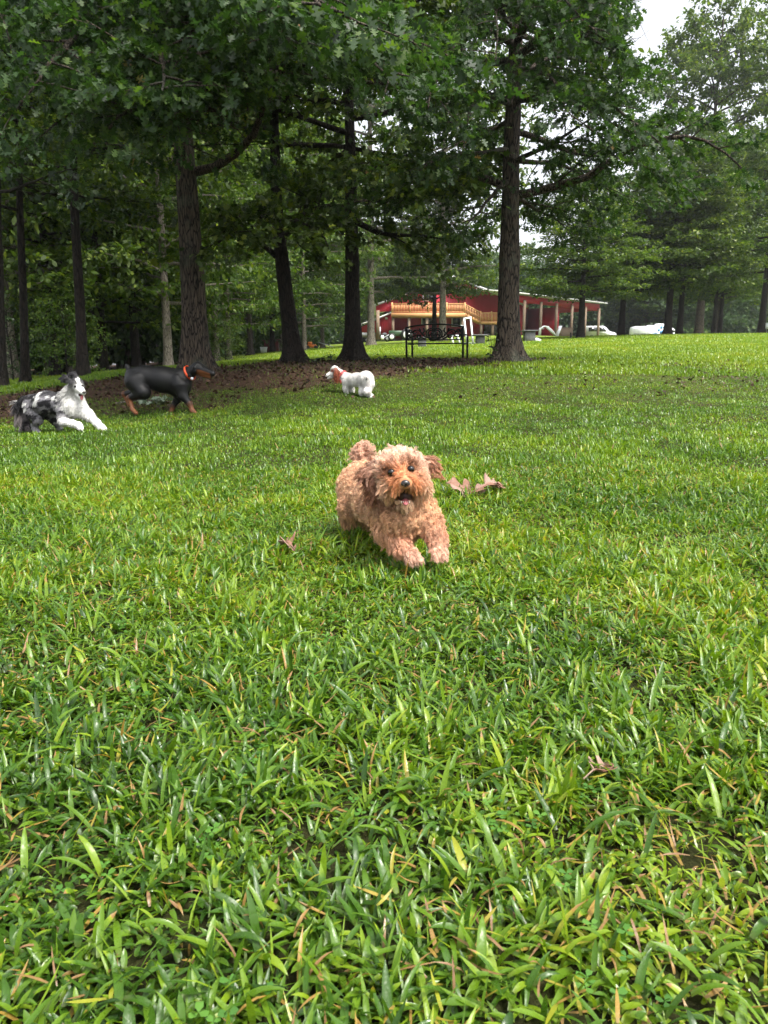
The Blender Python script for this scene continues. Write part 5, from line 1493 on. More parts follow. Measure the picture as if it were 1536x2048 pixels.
def fur(name, parent, V, F, org, count, spec, body, colfn, mat, seed=1, steps=7, rad_=.0006, keep=None, clumps=1500, var=1.0):
    """spec: tag -> (length, lift, flow(3), curl, clump)"""
    rng = np.random.default_rng(seed)
    T = np.concatenate([F[:, [0, 1, 2]], F[:, [0, 2, 3]]])
    A = np.cross(V[T[:, 1]] - V[T[:, 0]], V[T[:, 2]] - V[T[:, 0]]); ar = np.linalg.norm(A, axis=1)
    ti = rng.choice(len(T), count, p=ar / ar.sum())
    u, w = rng.random(count), rng.random(count); fl = u + w > 1; u[fl] = 1 - u[fl]; w[fl] = 1 - w[fl]
    R = V[T[ti, 0]] + u[:, None] * (V[T[ti, 1]] - V[T[ti, 0]]) + w[:, None] * (V[T[ti, 2]] - V[T[ti, 0]])
    e = .006
    g = np.stack([body.sdf(R + d) - body.sdf(R - d) for d in np.eye(3) * e], 1); Nn = g / (np.linalg.norm(g, axis=1)[:, None] + 1e-9)
    if keep is not None:
        k = keep(R, Nn); R, Nn = R[k], Nn[k]; count = len(R)
    W_ = body.tags(R)
    L = sum(W_[t][:, None] * np.array(spec[t][0]) for t in W_)[:, 0]
    lift = sum(W_[t] * spec[t][1] for t in W_)
    flow = sum(W_[t][:, None] * np.array(spec[t][2], float) for t in W_)
    curl = sum(W_[t] * spec[t][3] for t in W_); clp = sum(W_[t] * spec[t][4] for t in W_)
    flow = flow - Nn * (flow * Nn).sum(1)[:, None]; flow /= np.linalg.norm(flow, axis=1)[:, None] + 1e-6
    D = Nn * lift[:, None] + flow * (1 - lift)[:, None] + rng.normal(0, .16, (count, 3)); D /= np.linalg.norm(D, axis=1)[:, None]
    gi = rng.choice(count, min(clumps, count), replace=False)
    near = np.zeros(count, int)
    for a in range(0, count, 4000):
        d = ((R[a:a + 4000, None] - R[gi][None]) ** 2).sum(-1); near[a:a + 4000] = d.argmin(1)
    K = gi[near]
    Lg = (L * rng.uniform(.55, 1.3, count) * np.where(rng.random(count) < .03, 1.5, 1))
    t = np.linspace(0, 1, steps)
    ph = rng.uniform(0, 6.28, count); fr = rng.uniform(.7, 1.3, count)
    s1 = np.cross(D, [0, 0, 1.0]); s1 /= np.linalg.norm(s1, axis=1)[:, None] + 1e-6; s2 = np.cross(D, s1)
    def path(idx, root, jit):
        Lq = Lg[idx][:, None, None]; tt = t[None, :, None]
        amp = (curl[idx])[:, None, None] * np.minimum(Lq, .06)
        a = (ph[idx][:, None] + t[None] * 7.5 * fr[idx][:, None])[..., None]
        a0 = ph[idx][:, None, None]
        off = (np.cos(a) - np.cos(a0)) * s1[idx][:, None] * amp + (np.sin(a) - np.sin(a0)) * s2[idx][:, None] * amp
        return root[:, None] + D[idx][:, None] * Lq * tt + off * np.minimum(tt * 2, 1) + np.array([0, 0, -1.0]) * (Lq * .28 * tt ** 2)
    own = path(np.arange(count), R, 0); gui = path(K, R[K], 0)
    bl = (clp[:, None, None] * t[None, :, None] ** .8)
    pts = own * (1 - bl) + (gui + (R - R[K])[:, None] * .22) * bl
    pts[:, 0] -= Nn * .002
    cv = bpy.data.hair_curves.new(name)
    cv.add_curves([steps] * count)
    cv.position_data.foreach_set("vector", np.ascontiguousarray((pts - org).reshape(-1), np.float32))
    ra = cv.attributes.get("radius") or cv.attributes.new("radius", 'FLOAT', 'POINT')
    prof = rad_ * np.array([1.0] + [.95] * (steps - 3) + [.65, .2])
    ra.data.foreach_set("value", np.tile(prof, count).astype(np.float32))
    col = colfn(R, W_) * (1 + rng.uniform(-.28, .28, count) * var)[:, None]
    cg = (1 + rng.uniform(-.25, .25, count) * var)[K]; col = np.clip(col * cg[:, None], 0, .95)
    ca = cv.attributes.new("Col", 'FLOAT_COLOR', 'CURVE')
    c4 = np.ones((count, 4), np.float32); c4[:, :3] = col; ca.data.foreach_set("color", c4.ravel())
    cv.materials.append(mat)
    o = bpy.data.objects.new(name, cv); link(o, parent)
    return o

def hair_mat(name, rough=.45, spec=.35):
    m, nt, b, out = new_mat(name)
    at = N_(nt, "ShaderNodeAttribute"); at.attribute_name = "Col"
    nt.links.new(at.outputs["Color"], b.inputs["Base Color"])
    b.inputs["Roughness"].default_value = rough; b.inputs["Specular IOR Level"].default_value = spec
    tr = N_(nt, "ShaderNodeBsdfTranslucent"); nt.links.new(at.outputs["Color"], tr.inputs[0])
    mx = N_(nt, "ShaderNodeMixShader"); mx.inputs[0].default_value = .25
    nt.links.new(b.outputs[0], mx.inputs[1]); nt.links.new(tr.outputs[0], mx.inputs[2]); nt.links.new(mx.outputs[0], out.inputs[0])
    return m
M_HAIR = hair_mat("dog_hair")
M_SKIN = attr_mat("dog_coat", .75, .2, nz=.15, scale=90)
M_SLEEK = attr_mat("sleek_dog_coat", .48, .28, nz=.12, scale=60)
M_EYE = plain("dark_glossy_eye", (.006, .004, .003), (.004, .003, .002), 5, .07, spec=.45)
M_NOSE = plain("wet_black_nose", (.018, .015, .015), (.008, .007, .007), 220, .28, bump=.0008, spec=.7)
M_TONGUE = plain("pink_tongue", (.42, .13, .13), (.30, .08, .09), 60, .32)
M_MOUTH = plain("dark_mouth_lining", (.05, .015, .014), (.03, .01, .01), 30, .5)
M_COLLAR = plain("orange_webbing_collar", (.85, .11, .03), (.70, .08, .02), 60, .5)
M_CORAL = plain("coral_pink_collar", (.75, .10, .10), (.62, .07, .08), 40, .6)
M_TEETH = plain("ivory_teeth", (.75, .72, .62), (.65, .6, .5), 30, .3)

def A3(px, py, Y): return np.array(P(px, py, Y))
def rot_to(d):     # matrix whose y column points along d
    d = Vector(d).normalized(); return np.array((d.to_track_quat('Y', 'Z')).to_matrix())
def dog_root(name, base, label):
    r = empty(name, tuple(base)); tag(r, label, "dog"); return r
def add_body(root, org, B, h, colfn, mat, disp=None):
    V, F = B.mesh(h, disp)
    me = np_mesh("body", V - org, F, smooth=True, colors=np.clip(colfn(V, B.tags(V)), 0, 1))
    return V, F, obj("body", me, mat, root)
def blob(root, name, mat, org, c, r, R=None, nu=16, nv=10):
    m = MB(); m.ball(c - org, r, R, nu, nv); return m.build(name, mat, root, True)
def nose_obj(root, org, c, d, s, mat=M_NOSE):
    R = rot_to(d); m = MB()
    m.ball(c - org, (s, s * .72, s * .72), R, 16, 10)
    m.ball(c - org + R @ np.array([s * .55, .1 * s, -.15 * s]), (s * .5, s * .5, s * .48), R, 12, 8)
    m.ball(c - org + R @ np.array([-s * .55, .1 * s, -.15 * s]), (s * .5, s * .5, s * .48), R, 12, 8)
    m.ball(c - org + R @ np.array([0, -.2 * s, -.6 * s]), (s * .35, s * .4, s * .5), R, 12, 8)
    n = m.build("nose", mat, root, True)
    m = MB()
    for q in (-1, 1): m.ball(c - org + R @ np.array([q * s * .42, s * .62, -.12 * s]), (s * .17, s * .12, s * .13), R, 8, 5)
    m.build("nostrils", M_MOUTH, n, True); return n
def ring(root, name, mat, org, c, axis, r, w, t=.004, sq=1.0, n=28):
    R = rot_to(axis); m = MB(); V = []; F = []
    for i in range(n):
        a = i / n * 2 * math.pi
        for (rr, y) in ((r, -w / 2), (r + t, -w / 2), (r + t, w / 2), (r, w / 2)):
            V.append(c - org + R @ np.array([rr * math.cos(a), y, rr * sq * math.sin(a)]))
    for i in range(n):
        j = (i + 1) % n
        for k in range(4): F.append([i * 4 + k, j * 4 + k, j * 4 + (k + 1) % 4, i * 4 + (k + 1) % 4])
    m.add(V, F); return m.build(name, mat, root)

# ---------------------------------------------------------------- the curly apricot dog, leaping towards the camera
def curly_dog():
    B = Body(); S = 2.1 / FPX
    bx, by = 0.05, 2.28
    org = np.array([bx, by, zgf(bx, by)])
    root = dog_root("curly_dog", org, "small curly apricot dog bounding towards the camera with open mouth")
    # torso
    B.ell(A3(804, 1024, 2.19), (.068, .085, .066), "chest", .04)
    B.cap(A3(800, 1018, 2.22), A3(757, 1000, 2.40), .070, .066, "body", .05)
    B.cap(A3(757, 1000, 2.40), A3(724, 968, 2.54), .062, .061, "body", .05)
    B.ell(A3(725, 966, 2.55), (.061, .072, .062), "rump", .04)
    B.cap(A3(803, 962, 2.20), A3(802, 1008, 2.22), .048, .060, "neck", .05)
    # head
    B.ell(A3(802, 935, 2.15), (.064, .062, .048), "crown", .03)
    B.ell(A3(804, 948, 2.13), (.062, .052, .048), "face", .03)
    B.cap(A3(806, 958, 2.11), A3(811, 966, 2.045), .036, .0235, "muzzle", .022)
    B.ell(A3(787, 970, 2.105), (.030, .036, .026), "cheek", .025)
    B.ell(A3(829, 967, 2.105), (.030, .036, .026), "cheek", .025)
    B.ell(A3(797, 972, 2.065), (.017, .022, .014), "muzzle", .014); B.ell(A3(822, 971, 2.062), (.017, .022, .014), "muzzle", .014)
    B.cap(A3(808, 994, 2.125), A3(812, 1009, 2.068), .023, .0145, "jaw", .02)
    B.carve(A3(812, 992, 2.02), A3(809, 990, 2.10), .0190, .0130, .008)
    B.carve(A3(803, 989, 2.03), A3(804, 988, 2.08), .0130, .009, .008); B.carve(A3(821, 988, 2.03), A3(819, 988, 2.08), .0130, .009, .008)
    for px, py in ((783, 945), (821.5, 938.5)): B.carve(A3(px, py, 2.070), A3(px, py, 2.072), .0075, .0075, .016)
    # ears
    B.chain([A3(756, 930, 2.165), A3(747, 948, 2.16), A3(746, 972, 2.15)], [.014, .018, .012], "ear_hang", .012)
    B.chain([A3(845, 925, 2.17), A3(855, 930, 2.17), A3(861, 937, 2.17)], [.012, .012, .009], "ear_fly", .012)
    # front legs
    B.chain([A3(770, 1036, 2.20), A3(776, 1066, 2.16), A3(800, 1092, 2.115), A3(823, 1110, 2.08)], [.036, .025, .0185, .017], ["shoulder", "leg_l", "leg_l"], .022)
    B.chain([A3(845, 1026, 2.19), A3(863, 1050, 2.14), A3(874, 1076, 2.10), A3(879, 1101, 2.07)], [.036, .025, .0185, .018], ["shoulder", "leg_r", "leg_r"], .022)
    for c0, dx in ((A3(826, 1112, 2.07), .5), (A3(879, 1104, 2.06), 0)):
        for q in (-1.3, -.45, .45, 1.3): B.cap(c0 + np.array([q * .0085, 0, .002]), c0 + np.array([q * .0105 + dx * .012, -.012, -.011]), .009, .0075, "paw", .007)
    # hind legs
    B.chain([A3(712, 978, 2.53), A3(702, 1012, 2.49), A3(700, 1030, 2.55), A3(698, 1042, 2.54)], [.052, .030, .019, .018], ["body", "hleg", "hleg"], .03)
    B.chain([A3(742, 985, 2.56), A3(745, 1015, 2.52), A3(738, 1034, 2.58), A3(736, 1044, 2.57)], [.050, .030, .019, .018], ["body", "hleg", "hleg"], .03)
    B.chain([A3(722, 930, 2.60), A3(724, 908, 2.62), A3(729, 898, 2.61)], [.016, .018, .016], "tail", .015)
    APR = np.array([.68, .43, .28]); PALE = np.array([.78, .56, .44]); RED = np.array([.56, .22, .09]); DK = np.array([.22, .085, .045]); TAN = np.array([.68, .41, .24])
    C = {"chest": TAN * 1.0, "body": APR * 1.08, "rump": APR * 1.1, "neck": TAN * .9, "crown": PALE, "face": np.array([.76, .51, .38]), "muzzle": np.array([.60, .30, .15]), "cheek": np.array([.76, .52, .36]), "jaw": np.array([.52, .35, .23]),
         "ear_hang": DK, "ear_fly": np.array([.44, .20, .11]), "shoulder": TAN, "leg_l": np.array([.62, .34, .22]), "leg_r": np.array([.62, .34, .22]), "paw": np.array([.70, .45, .34]), "hleg": TAN * .8, "tail": np.array([.72, .46, .34])}
    le, re = A3(783, 945, 2.085), A3(821.5, 938.5, 2.085); br = A3(803, 948, 2.075)
    def col(X, W_):
        c = sum(W_[t][:, None] * C[t] for t in W_)
        for p_, r_, cc in ((le, .022, RED * .9), (re, .022, RED * .9), (le, .013, DK * .35), (re, .013, DK * .35), (br, .020, RED * 1.1), (A3(811, 966, 2.03), .017, DK * .6), (A3(800, 962, 2.05), .02, RED * 1.1), (A3(826, 962, 2.05), .02, RED)):
            w = np.exp(-((X - p_) ** 2).sum(1) / r_ ** 2)[:, None]; c = c * (1 - w) + cc * w
        # the muzzle under the lip is dark and wet
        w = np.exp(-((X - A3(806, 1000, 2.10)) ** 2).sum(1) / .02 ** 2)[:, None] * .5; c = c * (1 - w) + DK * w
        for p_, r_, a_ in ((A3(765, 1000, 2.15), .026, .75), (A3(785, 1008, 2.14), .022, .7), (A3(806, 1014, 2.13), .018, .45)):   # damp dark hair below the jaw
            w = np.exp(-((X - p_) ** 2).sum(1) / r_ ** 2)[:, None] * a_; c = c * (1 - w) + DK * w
        n = n3(X, 30, 4)[:, None]; return c * (.82 + .34 * n)
    V, F, bo = add_body(root, org, B, .0042, col, M_SKIN)
    sp = {"chest": (.030, .48, (0, -.3, -1), .26, .80), "body": (.017, .40, (-.2, .6, -.5), .30, .70), "rump": (.017, .40, (-.2, .6, -.6), .30, .70), "neck": (.030, .45, (0, -.3, -1), .22, .78),
          "crown": (.046, .30, (-.25, .6, .75), .10, .86), "face": (.026, .26, (-.15, .5, .7), .07, .80), "muzzle": (.021, .24, (0, .5, -.9), .05, .78), "cheek": (.042, .30, (-.1, .5, -.8), .09, .86), "jaw": (.014, .4, (0, .2, -1), .05, .7),
          "ear_hang": (.045, .22, (-.25, .1, -1), .14, .88), "ear_fly": (.032, .28, (1, .1, .05), .16, .88), "shoulder": (.024, .42, (.1, -.3, -1), .26, .84), "leg_l": (.020, .34, (.9, -.4, -.7), .20, .72), "leg_r": (.020, .34, (.2, -.4, -1), .20, .72),
          "paw": (.012, .36, (.4, -.6, -.8), .08, .62), "hleg": (.018, .45, (0, .4, -1), .15, .8), "tail": (.032, .5, (-.2, .3, .6), .2, .8)}
    eyes = np.array([A3(783, 945, 2.07), A3(821.5, 938.5, 2.07)]); mouth = A3(811, 991, 2.05); nos = A3(811, 966, 2.03)
    def keep(X, N):
        k = (np.linalg.norm(X - eyes[0], axis=1) > .0115) & (np.linalg.norm(X - eyes[1], axis=1) > .0115)
        k &= np.linalg.norm(X - nos, axis=1) > .017
        q = X - mouth; k &= ~((np.abs(q[:, 0]) < .024) & (np.abs(q[:, 2]) < .020) & (q[:, 1] < .06))
        return k
    fur("coat_hair", root, V, F, org, 120000, sp, B, col, M_HAIR, 3, 7, .00045, keep, 5200, 1.15)
    for px, py in ((783, 945), (821.5, 938.5)):
        e = blob(root, "eye", M_EYE, org, A3(px, py, 2.078), (.0112, .0105, .0108), None, 18, 12)
    nose_obj(root, org, A3(811, 966, 2.020), (.06, -1, -.15), .0125)
    blob(root, "mouth_lining", M_MOUTH, org, A3(810, 991, 2.088), (.023, .018, .021))
    m = MB(); R = rot_to((0, -1, -.25)); m.ball(A3(811, 1003, 2.062) - org, (.0095, .024, .0050), R, 14, 8); m.build("tongue", M_TONGUE, root, True)
    m = MB()
    for i, q in enumerate((-1, -.5, 0, .5, 1)): m.ball(A3(811 + q * 8, 1005.5 - abs(q), 2.048 + abs(q) * .006) - org, (.0015, .0013, .0030 + .001 * abs(q)), None, 6, 4)
    m.build("teeth", M_TEETH, root, True)
curly_dog()

# ---------------------------------------------------------------- merle dog running
def merle_dog():
    B = Body(); bx, by = -3.35, 7.55; org = np.array([bx, by, zgf(bx, by)])
    root = dog_root("merle_dog", org, "shaggy black, grey and white merle dog running with tongue out at the left")
    B.cap(A3(132, 809, 7.45), A3(95, 806, 7.62), .120, .104, "side", .08)
    B.cap(A3(95, 806, 7.62), A3(67, 809, 7.78), .104, .106, "back", .08)
    B.ell(A3(150, 811, 7.38), (.100, .115, .110), "chest", .06)
    B.cap(A3(140, 796, 7.42), A3(151, 776, 7.33), .092, .066, "ruff", .05)
    B.ell(A3(153, 768, 7.30), (.066, .075, .060), "skull", .03)
    B.cap(A3(158, 777, 7.26), A3(166.5, 785, 7.155), .042, .024, "muzzle", .03)
    B.cap(A3(156, 789, 7.27), A3(164, 798, 7.185), .024, .013, "jaw", .02)
    B.carve(A3(168, 793, 7.13), A3(159, 788, 7.24), .014, .012, .008)
    B.chain([A3(141, 762, 7.33), A3(131, 757, 7.36), A3(123, 758, 7.38)], [.024, .028, .013], "ear", .015)
    B.chain([A3(155, 757, 7.31), A3(148, 751, 7.35), A3(141, 750, 7.37)], [.022, .024, .012], "ear", .015)
    B.chain([A3(50, 800, 7.80), A3(42, 812, 7.84), A3(43, 832, 7.84), A3(52, 850, 7.80)], [.035, .036, .030, .018], "tail", .03)
    B.chain([A3(66, 822, 7.70), A3(76, 840, 7.64), A3(67, 854, 7.72), A3(74, 864, 7.68), A3(80, 868, 7.64)], [.080, .040, .024, .020, .024], ["back", "hleg", "hleg", "hleg"], .05)
    B.chain([A3(95, 826, 7.82), A3(112, 842, 7.74), A3(119, 854, 7.78), A3(126, 866, 7.72), A3(132, 868, 7.68)], [.062, .034, .023, .019, .023], ["side", "hleg", "hleg", "hleg"], .05)
    B.chain([A3(128, 826, 7.36), A3(126, 843, 7.32), A3(145, 847, 7.27), A3(157, 851, 7.22), A3(162, 857, 7.20)], [.062, .040, .030, .028, .024], ["side", "fleg", "fleg", "fleg"], .04)
    B.chain([A3(165, 820, 7.35), A3(180, 832, 7.30), A3(194, 846, 7.25), A3(203, 855, 7.20), A3(209, 858, 7.18)], [.062, .040, .030, .027, .024], ["chest", "fleg", "fleg", "fleg"], .04)
    BLK = np.array([.022, .021, .024]); GRY = np.array([.26, .25, .27]); WH = np.array([.76, .75, .73]); TN = np.array([.35, .22, .13])
    C = {"side": GRY, "back": GRY * .8, "chest": WH, "ruff": WH * .8, "skull": BLK, "muzzle": WH, "jaw": WH, "ear": BLK * 1.4, "tail": np.array([.16, .14, .14]), "hleg": GRY * .9, "fleg": WH}
    def col(X, W_):
        c = sum(W_[t][:, None] * C[t] for t in W_)
        n = n3(X, 9, 2) * .5 + n3(X * np.array([.7, .7, 1.4]), 24, 5) * .5
        q = n3(X, 8, 9) * .5 + n3(X * np.array([.6, .6, 1.5]), 24, 7) * .5
        coat = sum(W_.get(t, 0) for t in ("side", "back", "hleg", "tail"))
        blk = np.clip((n - .50) / .07, 0, 1) * coat
        wh = np.clip((q - .60) / .07, 0, 1) * coat
        c = c * (1 - blk[:, None]) + BLK * blk[:, None]; c = c * (1 - wh[:, None] * .9) + WH * .9 * wh[:, None]
        sp = np.clip((n3(X, 14, 3) - .66) / .06, 0, 1) * W_.get("fleg", 0) * (X[:, 2] > org[2] + .17); c = c * (1 - sp[:, None]) + BLK * 2 * sp[:, None]
        # white blaze between the eyes, dark saddle over the shoulders
        a, b_ = A3(154, 757, 7.24), A3(163, 780, 7.17); ab = b_ - a; t = np.clip(((X - a) @ ab) / (ab @ ab), 0, 1)
        d = np.linalg.norm((X - a - t[:, None] * ab) * np.array([1, .4, 1]), axis=1); w = np.clip((.026 - d) / .008, 0, 1) * (W_["skull"] + W_["muzzle"] > .3)
        c = c * (1 - w[:, None]) + WH * 1.05 * w[:, None]
        s = np.clip((X[:, 2] - (A3(110, 796, 7.5)[2])) / .03, 0, 1) * np.clip((-X[:, 0] - 3.05) / .1, 0, 1) * (W_["side"] + W_["back"]) * (1 - wh * .9); c = c * (1 - s[:, None] * .85) + BLK * s[:, None] * .85
        return c
    V, F, bo = add_body(root, org, B, .0085, col, M_SKIN)
    bk = (-1, .25, -.35)
    sp = {"side": (.022, .20, bk, .05, .85), "back": (.022, .20, (-.7, .2, -.8), .05, .85), "chest": (.028, .28, (-.5, -.1, -1), .05, .85), "ruff": (.042, .35, (-.9, .1, -.6), .05, .8), "skull": (.018, .2, (-.8, .6, .3), 0, .4),
          "muzzle": (.008, .2, (-.6, .7, .3), 0, .3), "jaw": (.008, .2, (-.6, .6, -.5), 0, .3), "ear": (.035, .3, (-1, .2, .2), .04, .7), "tail": (.10, .3, (-.1, .1, -1), .04, .8), "hleg": (.010, .22, (-.5, .2, -.9), .03, .75), "fleg": (.010, .2, (-.3, .1, -1), .02, .6)}
    eyes = [A3(150.5, 773, 7.222), A3(164.5, 772, 7.235)]
    def keep(X, N):
        k = np.ones(len(X), bool)
        for e in eyes + [A3(167.5, 784.5, 7.13)]: k &= np.linalg.norm(X - e, axis=1) > .020
        return k
    fur("coat_hair", root, V, F, org, 48000, sp, B, col, M_HAIR, 5, 5, .0013, keep, 3200, .45)
    for e in eyes: blob(root, "eye", M_EYE, org, e, .0125)
    nose_obj(root, org, A3(168, 784.5, 7.135), (.35, -1, -.35), .017)
    m = MB(); m.ball(A3(163.5, 794.5, 7.19) - org, (.015, .040, .008), rot_to((.3, -1, -.9)), 12, 8); m.build("tongue", M_TONGUE, root, True)
    blob(root, "mouth_lining", M_MOUTH, org, A3(161, 790, 7.215), (.018, .028, .016))
merle_dog()

# ---------------------------------------------------------------- sleek black and tan dog trotting
def black_dog():
    B = Body(); bx, by = -2.75, 9.0; org = np.array([bx, by, zgf(bx, by)])
    root = dog_root("black_and_tan_dog", org, "tall sleek black and tan dog in an orange collar trotting right")
    B.cap(A3(354, 764, 9.0), A3(325, 759, 9.0), .158, .142, "body", .08)
    B.cap(A3(325, 759, 9.0), A3(292, 754, 9.0), .140, .122, "body", .08)
    B.cap(A3(292, 754, 9.0), A3(270, 755, 9.0), .122, .122, "body", .08)
    B.ell(A3(360, 771, 9.0), (.130, .110, .155), "chest", .06)
    B.cap(A3(366, 753, 9.0), A3(387, 741, 8.96), .094, .062, "neck", .06)
    B.ell(A3(396, 735, 8.95), (.076, .066, .070), "skull", .04)
    B.cap(A3(401, 739, 8.93), A3(425, 747, 8.88), .058, .034, "muzzle", .03)
    B.cap(A3(402, 748, 8.94), A3(421, 755, 8.89), .030, .016, "jaw", .02)
    B.chain([A3(394, 728, 8.91), A3(389, 735, 8.885), A3(390, 744, 8.875)], [.016, .020, .009], "ear", .010)
    B.chain([A3(398, 727, 8.99), A3(396, 724, 9.02), A3(391, 728, 9.03)], [.014, .015, .008], "ear", .010)
    B.chain([A3(260, 742, 9.0), A3(255, 734, 9.0), A3(252, 729, 9.0)], [.035, .024, .012], "tail", .03)
    B.chain([A3(270, 764, 8.93), A3(287, 785, 8.88), A3(259, 796, 8.93), A3(265, 819, 8.90), A3(272, 826, 8.87)], [.122, .082, .033, .0235, .027], ["thigh", "shank", "hock", "foot"], .03)
    B.chain([A3(272, 766, 9.08), A3(280, 785, 9.08), A3(249, 788, 9.12), A3(259, 809, 9.10), A3(264, 813, 9.08)], [.115, .070, .032, .023, .026], ["thigh", "shank", "hock", "foot"], .03)
    B.chain([A3(362, 772, 8.90), A3(365, 791, 8.88), A3(379, 807, 8.86), A3(385, 822, 8.84), A3(391, 827, 8.82)], [.095, .058, .035, .026, .028], ["shoulder", "upper", "wrist", "foot"], .028)
    B.chain([A3(357, 782, 9.08), A3(355, 798, 9.08), A3(346, 812, 9.08), A3(341, 825, 9.06), A3(345, 829, 9.03)], [.070, .046, .031, .024, .026], ["shoulder", "upper", "wrist", "foot"], .028)
    # muscle lines of the thigh and shoulder
    B.ell(A3(276, 762, 8.87), (.075, .04, .085), "thigh", .03); B.ell(A3(354, 765, 8.87), (.055, .04, .09), "shoulder", .025)
    for q in range(5): B.cap(A3(326 + q * 5, 750, 8.885), A3(322 + q * 5, 768, 8.875), .010, .008, "body", .02)
    BL = np.array([.007, .007, .0075]); TN = np.array([.155, .058, .024])
    def col(X, W_):
        n = n3(X, 30, 2) * .06
        tan = W_.get("foot", 0) * 1.0 + W_.get("hock", 0) * 1.0 + W_.get("wrist", 0) * np.clip((X[:, 2] < org[2] + .16) * 1.0, 0, 1) * .8
        mz = (W_["muzzle"] + W_["jaw"]); q = (A3(405, 741, 8.9)[2] - X[:, 2]) - (X[:, 0] - A3(405, 740, 8.9)[0]) * .33; t = np.clip(q / .02 + .4, 0, 1); tan = tan + mz * t * np.clip((A3(423, 740, 8.9)[0] - X[:, 0]) / .02, 0, 1)
        for p_, r_ in ((A3(405, 727.5, 8.905), .012), (A3(368, 778, 8.90), .03)):
            tan = tan + np.clip(1.2 - np.linalg.norm(X - p_, axis=1) / r_, 0, 1)
        tan = np.clip((tan - .25 + n) / .5, 0, 1)[:, None]
        return BL * (1 - tan) + TN * tan
    V, F, bo = add_body(root, org, B, .0085, col, M_SLEEK)
    blob(root, "eye", M_EYE, org, A3(404.5, 733, 8.893), .011)
    nose_obj(root, org, A3(427, 745, 8.868), (.9, -.4, -.15), .016)
    c = A3(379, 746, 8.975)
    co = ring(root, "collar", M_COLLAR, org, c, A3(387, 741, 8.96) - A3(366, 753, 9.0), .088, .026, .006)
    m = MB(); p_ = c + np.array([.022, -.085, -.03]) - org; m.box(p_ - .018, p_ + .018, bev=.005); m.build("buckle", M_IRON, co)
    m = MB(); p_ = A3(384, 757, 8.89) - org; m.tube([p_, p_ + np.array([0, -.004, 0])], [.017, .017], 14); m.build("tag_disc", M_WHITE, co)
black_dog()

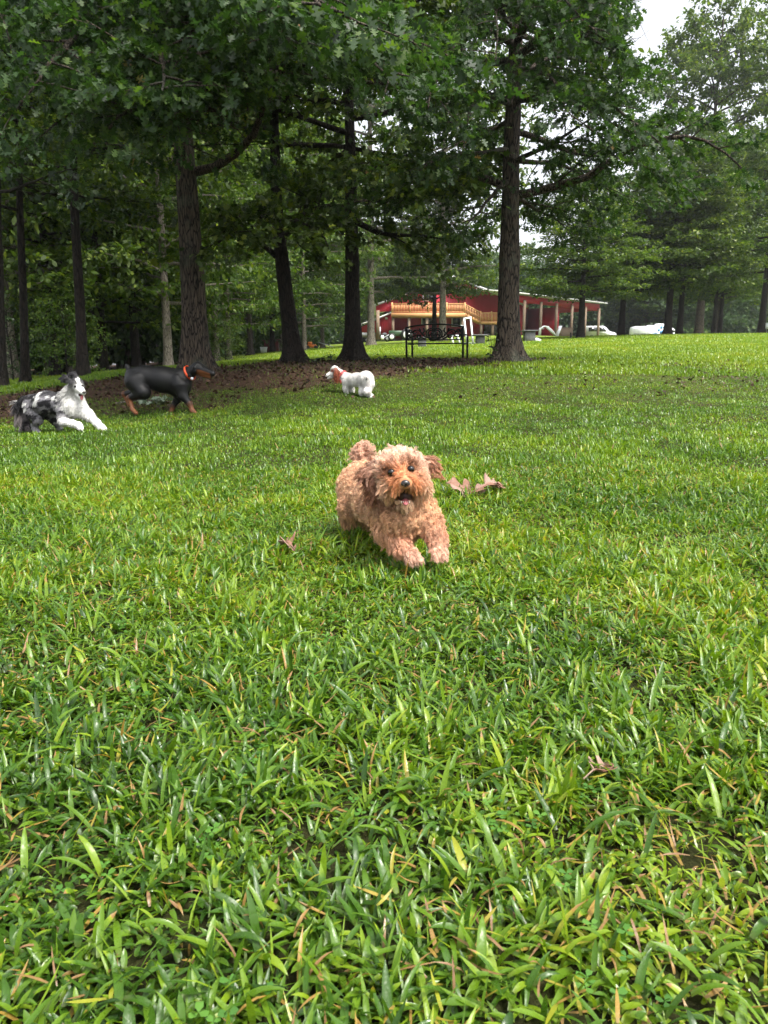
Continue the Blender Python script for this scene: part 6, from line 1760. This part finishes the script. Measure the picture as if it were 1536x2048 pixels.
# ---------------------------------------------------------------- white spaniel-like dog
def white_dog():
    B = Body(); bx, by = -.33, 9.55; org = np.array([bx, by, zgf(bx, by)])
    root = dog_root("white_dog", org, "small white dog with rust brown ears and coral collar standing at the shade's edge")
    B.ell(A3(733, 758, 9.40), (.082, .095, .088), "rump", .05)
    B.cap(A3(731, 757, 9.42), A3(713, 759, 9.56), .080, .070, "body", .06)
    B.cap(A3(713, 759, 9.56), A3(697, 760, 9.70), .070, .080, "body", .06)
    B.cap(A3(693, 757, 9.74), A3(678, 745, 9.80), .062, .045, "neck", .05)
    B.ell(A3(669.5, 739.5, 9.80), (.052, .056, .052), "skull", .03)
    B.cap(A3(664, 746, 9.79), A3(653.5, 750.5, 9.77), .032, .019, "muzzle", .025)
    B.cap(A3(665, 753, 9.79), A3(656, 756, 9.78), .018, .011, "jaw", .015)
    B.chain([A3(671, 738, 9.735), A3(674, 747, 9.715), A3(673, 757, 9.71)], [.018, .030, .022], "ear", .012)
    B.chain([A3(694, 765, 9.68), A3(691, 777, 9.68), A3(693, 788, 9.70), A3(692.5, 797, 9.67)], [.048, .029, .021, .023], ["body", "leg", "leg"], .04)
    B.chain([A3(702, 768, 9.76), A3(704, 780, 9.78), A3(707, 795, 9.78)], [.042, .025, .021], ["body", "leg"], .04)
    B.chain([A3(739, 768, 9.38), A3(734, 783, 9.34), A3(742, 792, 9.42), A3(740.5, 802, 9.37)], [.060, .036, .023, .023], ["rump", "leg", "leg"], .04)
    B.chain([A3(727, 769, 9.46), A3(724, 784, 9.42), A3(733, 791, 9.50), A3(734, 800, 9.46)], [.058, .034, .022, .022], ["rump", "leg", "leg"], .04)
    B.chain([A3(734, 749, 9.34), A3(733.5, 755, 9.29)], [.020, .016], "tail", .015)
    WH = np.array([.80, .78, .76]); RB = np.array([.24, .065, .03]); PK = np.array([.5, .3, .25])
    C = {"rump": WH, "body": WH, "neck": WH, "skull": WH, "muzzle": WH, "jaw": WH * .6, "ear": RB * 1.3, "leg": WH, "tail": WH}
    def col(X, W_):
        c = sum(W_[t][:, None] * C[t] for t in W_)
        def spot(p_, r_, cc, a=1.0):
            nonlocal c
            w = np.clip(1.5 - 1.2 * np.linalg.norm(X - p_, axis=1) / r_, 0, 1)[:, None] * a; c = c * (1 - w) + cc * w
        spot(A3(663, 741, 9.755), .026, RB); spot(A3(668, 741, 9.75), .026, RB); spot(A3(672, 752, 9.74), .04, RB * 1.4, .6)
        spot(A3(733, 756.5, 9.28), .016, np.array([.02, .02, .02])); spot(A3(723.5, 747, 9.42), .013, np.array([.05, .05, .05])); spot(A3(735, 770, 9.30), .030, np.array([.30, .24, .24]), .5); spot(A3(738, 786, 9.30), .02, np.array([.35, .28, .24]), .5)
        g = np.clip((n3(X, 12, 6) - .5) / .2, 0, 1)[:, None] * .3; c = c * (1 - g) + c * np.array([.62, .6, .6]) * g
        return c * (.90 + .14 * n3(X, 40, 2))[:, None]
    V, F, bo = add_body(root, org, B, .0075, col, M_SKIN)
    sp = {"rump": (.018, .25, (.5, -.3, -1), .06, .6), "body": (.016, .25, (.5, -.4, -.7), .06, .6), "neck": (.030, .3, (.7, -.2, -.8), .1, .75), "skull": (.010, .2, (1, 0, .2), .02, .4), "muzzle": (.006, .2, (1, 0, .2), 0, .3), "jaw": (.010, .3, (.6, 0, -1), 0, .5),
          "ear": (.045, .25, (.15, 0, -1), .12, .8), "leg": (.009, .25, (.1, 0, -1), .05, .6), "tail": (.02, .4, (0, -.5, -1), .05, .7)}
    eye = A3(661.5, 742.5, 9.748)
    fur("coat_hair", root, V, F, org, 26000, sp, B, col, M_HAIR, 6, 5, .0012, lambda X, N: np.linalg.norm(X - eye, axis=1) > .014, 2600, .25)
    blob(root, "eye", M_EYE, org, eye, .0095)
    nose_obj(root, org, A3(651.5, 749, 9.76), (-1, -.1, -.2), .013)
    ax = A3(678, 745, 9.80) - A3(693, 757, 9.74)
    co = ring(root, "collar", M_CORAL, org, A3(685, 752, 9.77), ax, .070, .024, .007)
    m = MB(); p_ = A3(682, 762, 9.70) - org; m.box(p_ + np.array([-.015, -.01, -.03]), p_ + np.array([.018, .01, .015]), bev=.006); m.build("bow", M_CORAL, co)
white_dog()
# ================================================================ humid air
def haze():
    m = bpy.data.materials.new("humid_air"); m.use_nodes = True; nt = m.node_tree
    for n in list(nt.nodes):
        if n.type == 'BSDF_PRINCIPLED': nt.nodes.remove(n)
    v = nt.nodes.new("ShaderNodeVolumePrincipled")
    v.inputs["Color"].default_value = (.92, .95, 1.0, 1); v.inputs["Density"].default_value = .00032; v.inputs["Anisotropy"].default_value = .2
    nt.links.new(v.outputs[0], nt.nodes["Material Output"].inputs["Volume"])
    mb = MB(); mb.box((-1900, -70, -40), (1900, 1600, 60)); o = mb.build("haze", m); tag(o, kind="stuff")
haze()
